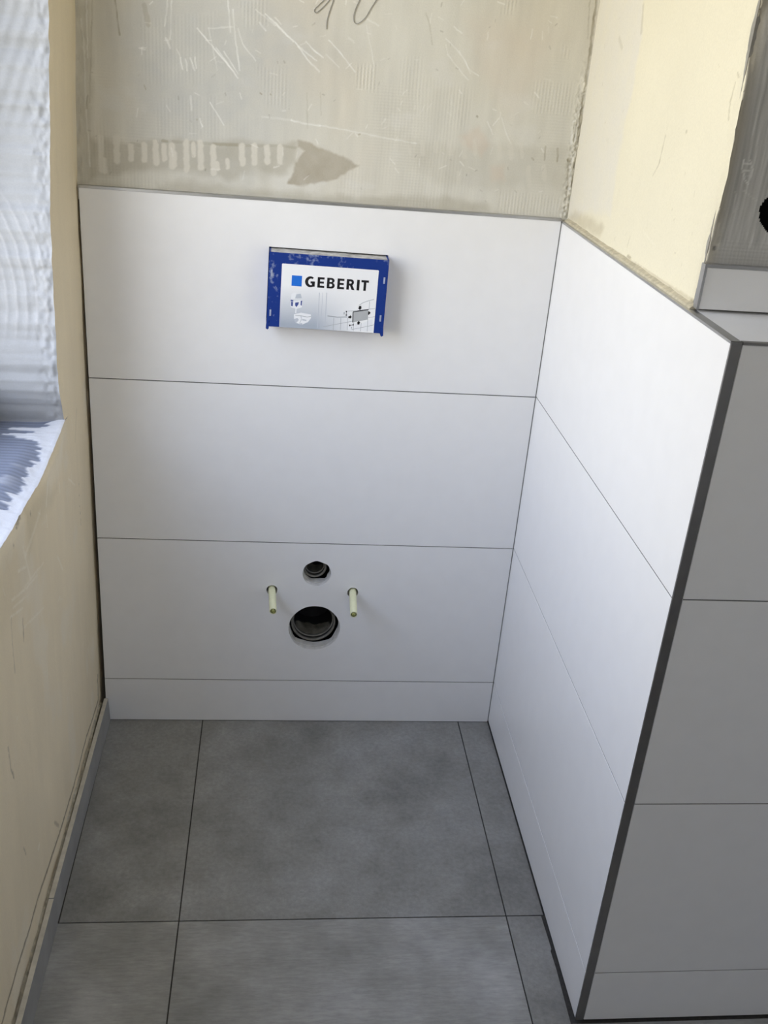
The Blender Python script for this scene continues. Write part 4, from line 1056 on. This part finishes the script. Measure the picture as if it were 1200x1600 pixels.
# label: white card with grey shading printed towards the foot
LX0, LX1, LZ1, LZ0 = -0.0868, 0.0928, 0.0498, -0.0695
def label_mat():
    m, nt, b = new_mat('printed_label')
    tc = nt.nodes.new('ShaderNodeTexCoord'); sp = nt.nodes.new('ShaderNodeSeparateXYZ')
    nt.links.new(tc.outputs['Object'], sp.inputs[0])
    r = nt.nodes.new('ShaderNodeMapRange'); r.inputs['From Min'].default_value = 0.012; r.inputs['From Max'].default_value = -0.062
    nt.links.new(sp.outputs['Z'], r.inputs['Value'])
    r2 = nt.nodes.new('ShaderNodeMapRange'); r2.inputs['From Min'].default_value = 0.06; r2.inputs['From Max'].default_value = -0.02
    nt.links.new(sp.outputs['X'], r2.inputs['Value'])
    mu = nt.nodes.new('ShaderNodeMath'); mu.operation = 'MULTIPLY'
    nt.links.new(r.outputs[0], mu.inputs[0]); nt.links.new(r2.outputs[0], mu.inputs[1])
    cr_ = nt.nodes.new('ShaderNodeValToRGB')
    cr_.color_ramp.elements[0].color = (0.90, 0.91, 0.93, 1); cr_.color_ramp.elements[1].color = (0.40, 0.45, 0.53, 1)
    nt.links.new(mu.outputs[0], cr_.inputs[0]); nt.links.new(cr_.outputs[0], b.inputs['Base Color'])
    b.inputs['Roughness'].default_value = 0.35
    return m
s = Shape()
cr0 = 0.0012
lab = [(LX0, LZ0), (LX1, LZ0), (LX1, LZ1 - cr0), (LX1 - cr0, LZ1), (LX0 + cr0, LZ1), (LX0, LZ1 - cr0)]
s.prism([lab], -BD - 0.0005, -BD, fb)
label = put(s, 'label', label_mat(), bx)
LW, LH = LX1 - LX0, LZ1 - LZ0
def la(s_, t_): return (LX0 + s_ * LW, LZ1 - t_ * LH)       # label art, 0..1 across and down
ART = -BD - 0.0005
INK_N = [0]
def ink(name, loops, mat, lift=0.00012):
    s = Shape(); s.prism([[la(*p) for p in l] for l in loops], ART - lift, ART + 0.0001, fb)
    return put(s, name, mat, bx, parent=label)
def inks(name, many, mat, lift=0.00012):
    s = Shape()
    for loops in many: s.prism([[la(*p) for p in l] for l in loops], ART - lift, ART + 0.0001, fb)
    return put(s, name, mat, bx, parent=label)
def pl(pts, w):
    """polyline of width w (in label heights) as quads"""
    out = []
    for (x0, y0), (x1, y1) in zip(pts[:-1], pts[1:]):
        dx, dy = (x1 - x0) * LW, (y1 - y0) * LH; l = math.hypot(dx, dy) or 1e-6
        nx, ny = -dy / l * w * LH / 2 / LW, dx / l * w / 2
        out.append([[(x0 + nx, y0 + ny), (x1 + nx, y1 + ny), (x1 - nx, y1 - ny), (x0 - nx, y0 - ny)]])
    return out
K_BLACK = plain('black_ink', (0.006, 0.006, 0.008), 0.4)
K_BLUE = plain('bright_blue_ink', (0.012, 0.16, 0.68), 0.4)
K_NAVY = plain('navy_ink', (0.06, 0.09, 0.30), 0.4)
K_LINE = plain('grey_line_ink', (0.36, 0.39, 0.43), 0.4)
K_PALE = plain('pale_ink', (0.84, 0.86, 0.90), 0.4)
K_MID = plain('pale_grey_ink', (0.52, 0.56, 0.63), 0.4)
K_PLATE = plain('plate_grey_ink', (0.45, 0.47, 0.49), 0.4)
ink('logo_square', [[(0.107, 0.170), (0.212, 0.170), (0.212, 0.335), (0.107, 0.335)]], K_BLUE)
def arc(cx, cy, rx, ry, a0, a1, n=10): return [(cx + rx * math.cos(math.radians(a0 + (a1 - a0) * i / n)), cy + ry * math.sin(math.radians(a0 + (a1 - a0) * i / n))) for i in range(n + 1)]
def letter(ch, x0, x1):
    # unit glyphs, y up, heavy strokes
    S = 0.27
    if ch == 'E': L = [[(0, 0), (1, 0), (1, .2), (.36, .2), (.36, .41), (.92, .41), (.92, .60), (.36, .60), (.36, .80), (.98, .80), (.98, 1), (0, 1)]]
    elif ch == 'I': L = [[(0, 0), (1, 0), (1, 1), (0, 1)]]
    elif ch == 'T': L = [[(.33, 0), (.67, 0), (.67, .79), (1, .79), (1, 1), (0, 1), (0, .79), (.33, .79)]]
    elif ch == 'B': L = [[(0, 0)] + arc(.58, .28, .42, .28, -90, 60) + arc(.54, .755, .40, .245, -55, 90) + [(0, 1)],
                         [(.32, .18)] + arc(.52, .31, .16, .13, -90, 90, 8) + [(.32, .44)], [(.32, .61)] + arc(.50, .715, .14, .105, -90, 90, 8) + [(.32, .82)]]
    elif ch == 'R': L = [[(0, 0), (.31, 0), (.31, .40), (.42, .40), (.66, 0), (1.0, 0)] + [(.72, .44)] + arc(.50, .715, .38, .285, -50, 90) + [(0, 1)],
                         [(.31, .59)] + arc(.45, .70, .15, .11, -90, 90, 8) + [(.31, .81)]]
    elif ch == 'G':
        o = arc(.54, .5, .54, .515, 42, 318, 26); i = arc(.58, .5, .27, .30, 305, 48, 18)
        o = arc(.54, .5, .54, .515, 48, 302, 24)
        L = [o + [(1.0, .07), (1.0, .55), (.56, .55), (.56, .36), (.70, .36), (.70, .20)] + arc(.60, .5, .285, .31, 290, 50, 18) + [(.92, .70)]]
        L = [arc(.54, .5, .54, .515, 52, 300, 24) + [(1.0, .07), (1.0, .55), (.56, .55), (.56, .36), (.70, .36), (.70, .21)] + arc(.60, .5, .285, .31, 285, 60, 18)]
    y0, y1 = 0.335, 0.170
    return [[(x0 + p[0] * (x1 - x0), y0 + p[1] * (y1 - y0)) for p in l] for l in L]
for ch, x0, x1 in (('G', .245, .347), ('E', .374, .446), ('B', .472, .554), ('E', .580, .652), ('R', .676, .762), ('I', .783, .811), ('T', .828, .906)):
    ink('lettering', letter(ch, x0, x1), K_BLACK)
# printed drawing left: cistern and wall-hung bowl
def AX(X, Y):
    t_ = (Y - 90 - (X - 78) * 0.0612) / 690.0
    return ((X - 78 + 0.0116 * (Y - 90)) / (1062 - 29 * t_), t_)
def P_(*pts): return [AX(*p) for p in pts]
inks('printed_cistern', [[P_((190, 470), (190, 420), (215, 400), (250, 405), (250, 470))], [P_((185, 548), (185, 500), (310, 480), (310, 560), (250, 580), (190, 560))]], K_PALE, 0.00010)
ink('printed_button', [P_((232, 465), (245, 420), (290, 412), (305, 462))], K_MID)
inks('printed_cistern_edge', [[P_((185, 478), (215, 485), (212, 500), (185, 495))], [P_((190, 500), (212, 505), (210, 550), (192, 548))], [P_((295, 490), (310, 488), (306, 545), (294, 535))], [P_((235, 510), (275, 505), (270, 530), (250, 560), (235, 540))]], K_NAVY, 0.00018)
ink('printed_pipe', [P_((240, 570), (252, 570), (250, 625), (238, 625))], K_PALE)
ink('printed_bowl', [P_((225, 640), (300, 620), (410, 640), (412, 680), (380, 725), (320, 752), (250, 735), (228, 690))], K_PALE, 0.00010)
inks('printed_bowl_shadow', [[P_((228, 690), (265, 680), (280, 700), (255, 735), (238, 720))], [P_((315, 690), (365, 700), (360, 712), (320, 705))], [P_((275, 745), (318, 735), (320, 752), (295, 755))]], K_MID, 0.00018)
inks('printed_bowl_line', pl(P_((240, 650), (300, 655), (370, 668), (410, 662)), 0.008) + pl(P_((300, 655), (310, 690), (290, 740)), 0.006), K_LINE, 0.00020)
# printed drawing right: wall tiles, plate and arrows
lines_ = []
lines_ += pl(P_((590, 655), (700, 668), (810, 665)), 0.014) + pl(P_((550, 775), (700, 745), (800, 725), (870, 712)), 0.006) + pl(P_((860, 805), (980, 780), (1105, 752)), 0.006)
for x_ in (661, 739, 812): lines_ += pl(P_((x_, 675), (x_ - 2, 812)), 0.006)
for x_ in (880, 962, 1035): lines_ += pl(P_((x_, 730 if x_ < 1000 else 690), (x_ - 2, 825)), 0.006)
lines_ += pl(P_((1048, 490), (1046, 580)), 0.006) + pl(P_((815, 600), (860, 598), (940, 590), (1110, 570)), 0.005) + pl(P_((1040, 672), (1110, 660)), 0.005) + pl(P_((935, 535), (970, 510), (1020, 490), (1095, 470)), 0.007)
pale_ = []
for x_ in (495, 530, 575): pale_ += pl(P_((x_, 400), (x_ - 8, 790)), 0.010 if x_ != 530 else 0.005)
inks('printed_door_line', pale_, K_MID, 0.00011)
inks('printed_tile_line', lines_, K_LINE, 0.00012)
ink('printed_white_tile', [P_((818, 740), (870, 725), (935, 755), (1035, 705), (1085, 690), (1085, 822), (818, 812))], K_PALE, 0.00006)
ink('printed_plate', [P_((872, 608), (1036, 582), (1036, 692), (872, 725))], K_PLATE, 0.00016)
inks('printed_plate_edge', pl(P_((870, 725), (870, 608), (1040, 582)), 0.014), K_BLACK, 0.00022)
inks('printed_arrow', [[P_((932, 545), (958, 542), (958, 560), (966, 562), (944, 588), (922, 566), (932, 563))], [P_((820, 658), (838, 655), (838, 645), (858, 664), (838, 686), (836, 676), (820, 678))],
                       [P_((934, 708), (954, 728), (946, 732), (944, 748), (922, 750), (922, 735), (914, 733))], [P_((1036, 602), (1044, 600), (1064, 618), (1042, 642), (1036, 640))],
                       [P_((790, 598), (804, 598), (804, 612), (790, 612))], [P_((790, 638), (804, 638), (804, 652), (790, 652))], [P_((795, 610), (799, 610), (799, 640), (795, 640))],
                       [P_((832, 752), (844, 748), (844, 770), (832, 766))], [P_((870, 746), (882, 742), (882, 760), (870, 762))], [P_((842, 756), (872, 751), (872, 756), (842, 761))]], K_BLACK, 0.00022)
inks('printed_detail', pl(P_((768, 618), (774, 612), (778, 626), (772, 638), (767, 630), (768, 618)), 0.006), K_LINE, 0.0002)
inks('printed_detail', pl(P_((850, 782), (862, 778), (860, 796), (850, 800)), 0.006), K_LINE, 0.0002)

# --- waste pipe and flush pipe inside their openings
M_PIPE = plain('black_pipe', (0.022, 0.021, 0.019), 0.38, grain=0.25, scale=40)
M_PIPE_R = plain('pipe_rim', (0.20, 0.19, 0.165), 0.45, grain=0.25, scale=60)
M_MUD = plain('dusty_pipe_bottom', (0.24, 0.225, 0.18), 0.8, grain=0.5, scale=45, bump=0.5)
def pipe(cx, cz, ro, ri, y0, depth, label, name, dirt):
    root = thing(name, label, 'pipe', (cx, y0, cz))
    fn = lambda a, b, d: (cx + a, d, cz + b)
    s = Shape(); s.ring([(ro, y0 + 0.004), (ro, y0 + depth), (ri, y0 + depth), (ri, y0 + 0.004)], fn, 48, closed=True)
    s.ring([(ri, y0 + depth - 0.004), (0.001, y0 + depth - 0.003)], fn, 48)
    put(s, 'pipe_wall', M_PIPE, root, True)
    s = Shape(); s.ring([(ro, y0 + 0.0042), (ro, y0), (ro - 0.0015, y0 - 0.001), (ri + 0.001, y0 - 0.001), (ri, y0), (ri, y0 + 0.0042)], fn, 48, closed=True)
    put(s, 'pipe_rim', M_PIPE_R, root, True)
    s = Shape(); s.ring([(ri - 0.0001, y0 + 0.010), (ri - 0.0022, y0 + 0.011), (ri - 0.0022, y0 + 0.015), (ri - 0.0001, y0 + 0.016)], fn, 48, closed=True)
    put(s, 'seal_ring', M_PIPE_R, root, True)
    if dirt:
        s = Shape(); n = 16; m = 6
        vs, fs = [], []
        for j in range(m + 1):
            for i in range(n + 1):
                a_ = math.radians(-90 + 62 * (2 * i / n - 1)); y = y0 + 0.017 + (depth - 0.03) * j / m * 0.6 * (0.8 + 0.5 * float(vnoise(np.array([i * 0.45]), np.array([5.0]), 9)[0])) * (1 - 0.5 * (2 * i / n - 1) ** 2)
                r = ri - 0.0012 - 0.0012 * random.Random(i * 31 + j).random()
                vs.append(fn(math.cos(a_) * r, math.sin(a_) * r, y))
        for j in range(m):
            for i in range(n): fs.append((j * (n + 1) + i, j * (n + 1) + i + 1, (j + 1) * (n + 1) + i + 1, (j + 1) * (n + 1) + i))
        s.add(vs, fs); put(s, 'dirt_film', M_MUD, root, True)
    return root
pipe(0.4615, 0.2560, 0.0500, 0.0455, 0.026, 0.10, 'large black waste pipe end inside the big round hole low on the back wall', 'waste_pipe', True)
pipe(0.4585, 0.3975, 0.0255, 0.0215, 0.024, 0.08, 'small black flush pipe end inside the round hole above the big one', 'flush_pipe', True)

# --- threaded rods in pale protective sleeves
M_SLEEVE = plain('pale_yellow_sleeve', (0.80, 0.81, 0.55), 0.45, grain=0.05, scale=60)
M_SLEEVE_I = plain('sleeve_inside', (0.22, 0.25, 0.06), 0.6, grain=0.2, scale=80)
M_ROD = plain('galvanised_rod', (0.34, 0.35, 0.12), 0.5, metal=0.4, grain=0.1, scale=80)
def stud(p0, p1, label, tag_):
    root = thing('fixing_stud', label, 'stud', (p0[0], 0.0, p0[1]), 'fixing studs in the back wall')
    y0, y1 = 0.030, p1[1]
    def fn(a, b, d):
        k = (d - 0.0) / (y1 - 0.0)
        return (p0[0] + (p1[0] - p0[0]) * k + a, d, p0[1] + (p1[2] - p0[1]) * k + b)
    R0, R1 = 0.0078, 0.0060
    s = Shape(); s.ring([(R0, y0), (R0, y1 + 0.001), (R0 - 0.0005, y1), (R1, y1), (R1, y1 + 0.002)], fn, 24)
    put(s, 'sleeve', M_SLEEVE, root, True)
    s = Shape(); s.ring([(R1, y1 + 0.0018), (R1, y1 + 0.012), (0.0005, y1 + 0.012)], fn, 24)
    put(s, 'sleeve_bore', M_SLEEVE_I, root, True)
    prof = []
    for i in range(14): prof += [(0.0042, y1 + 0.0125 - 0.0002 - i * 0.0011), (0.0037, y1 + 0.0125 - 0.0007 - i * 0.0011)]
    prof.append((0.0003, prof[-1][1] - 0.0006))
    s = Shape(); s.ring([(0.0042, y1 + 0.0124)] + prof[1:], fn, 16)
    put(s, 'threaded_rod', M_ROD, root, True)
    return root
stud(H_ROD[0], (0.3702, -0.086, 0.3500), 'pale yellow sleeved stud in the left small hole beside the pipe openings', 0)
stud(H_ROD[1], (0.5400, -0.091, 0.3485), 'pale yellow sleeved stud in the right small hole nearer the tiled side wall', 1)
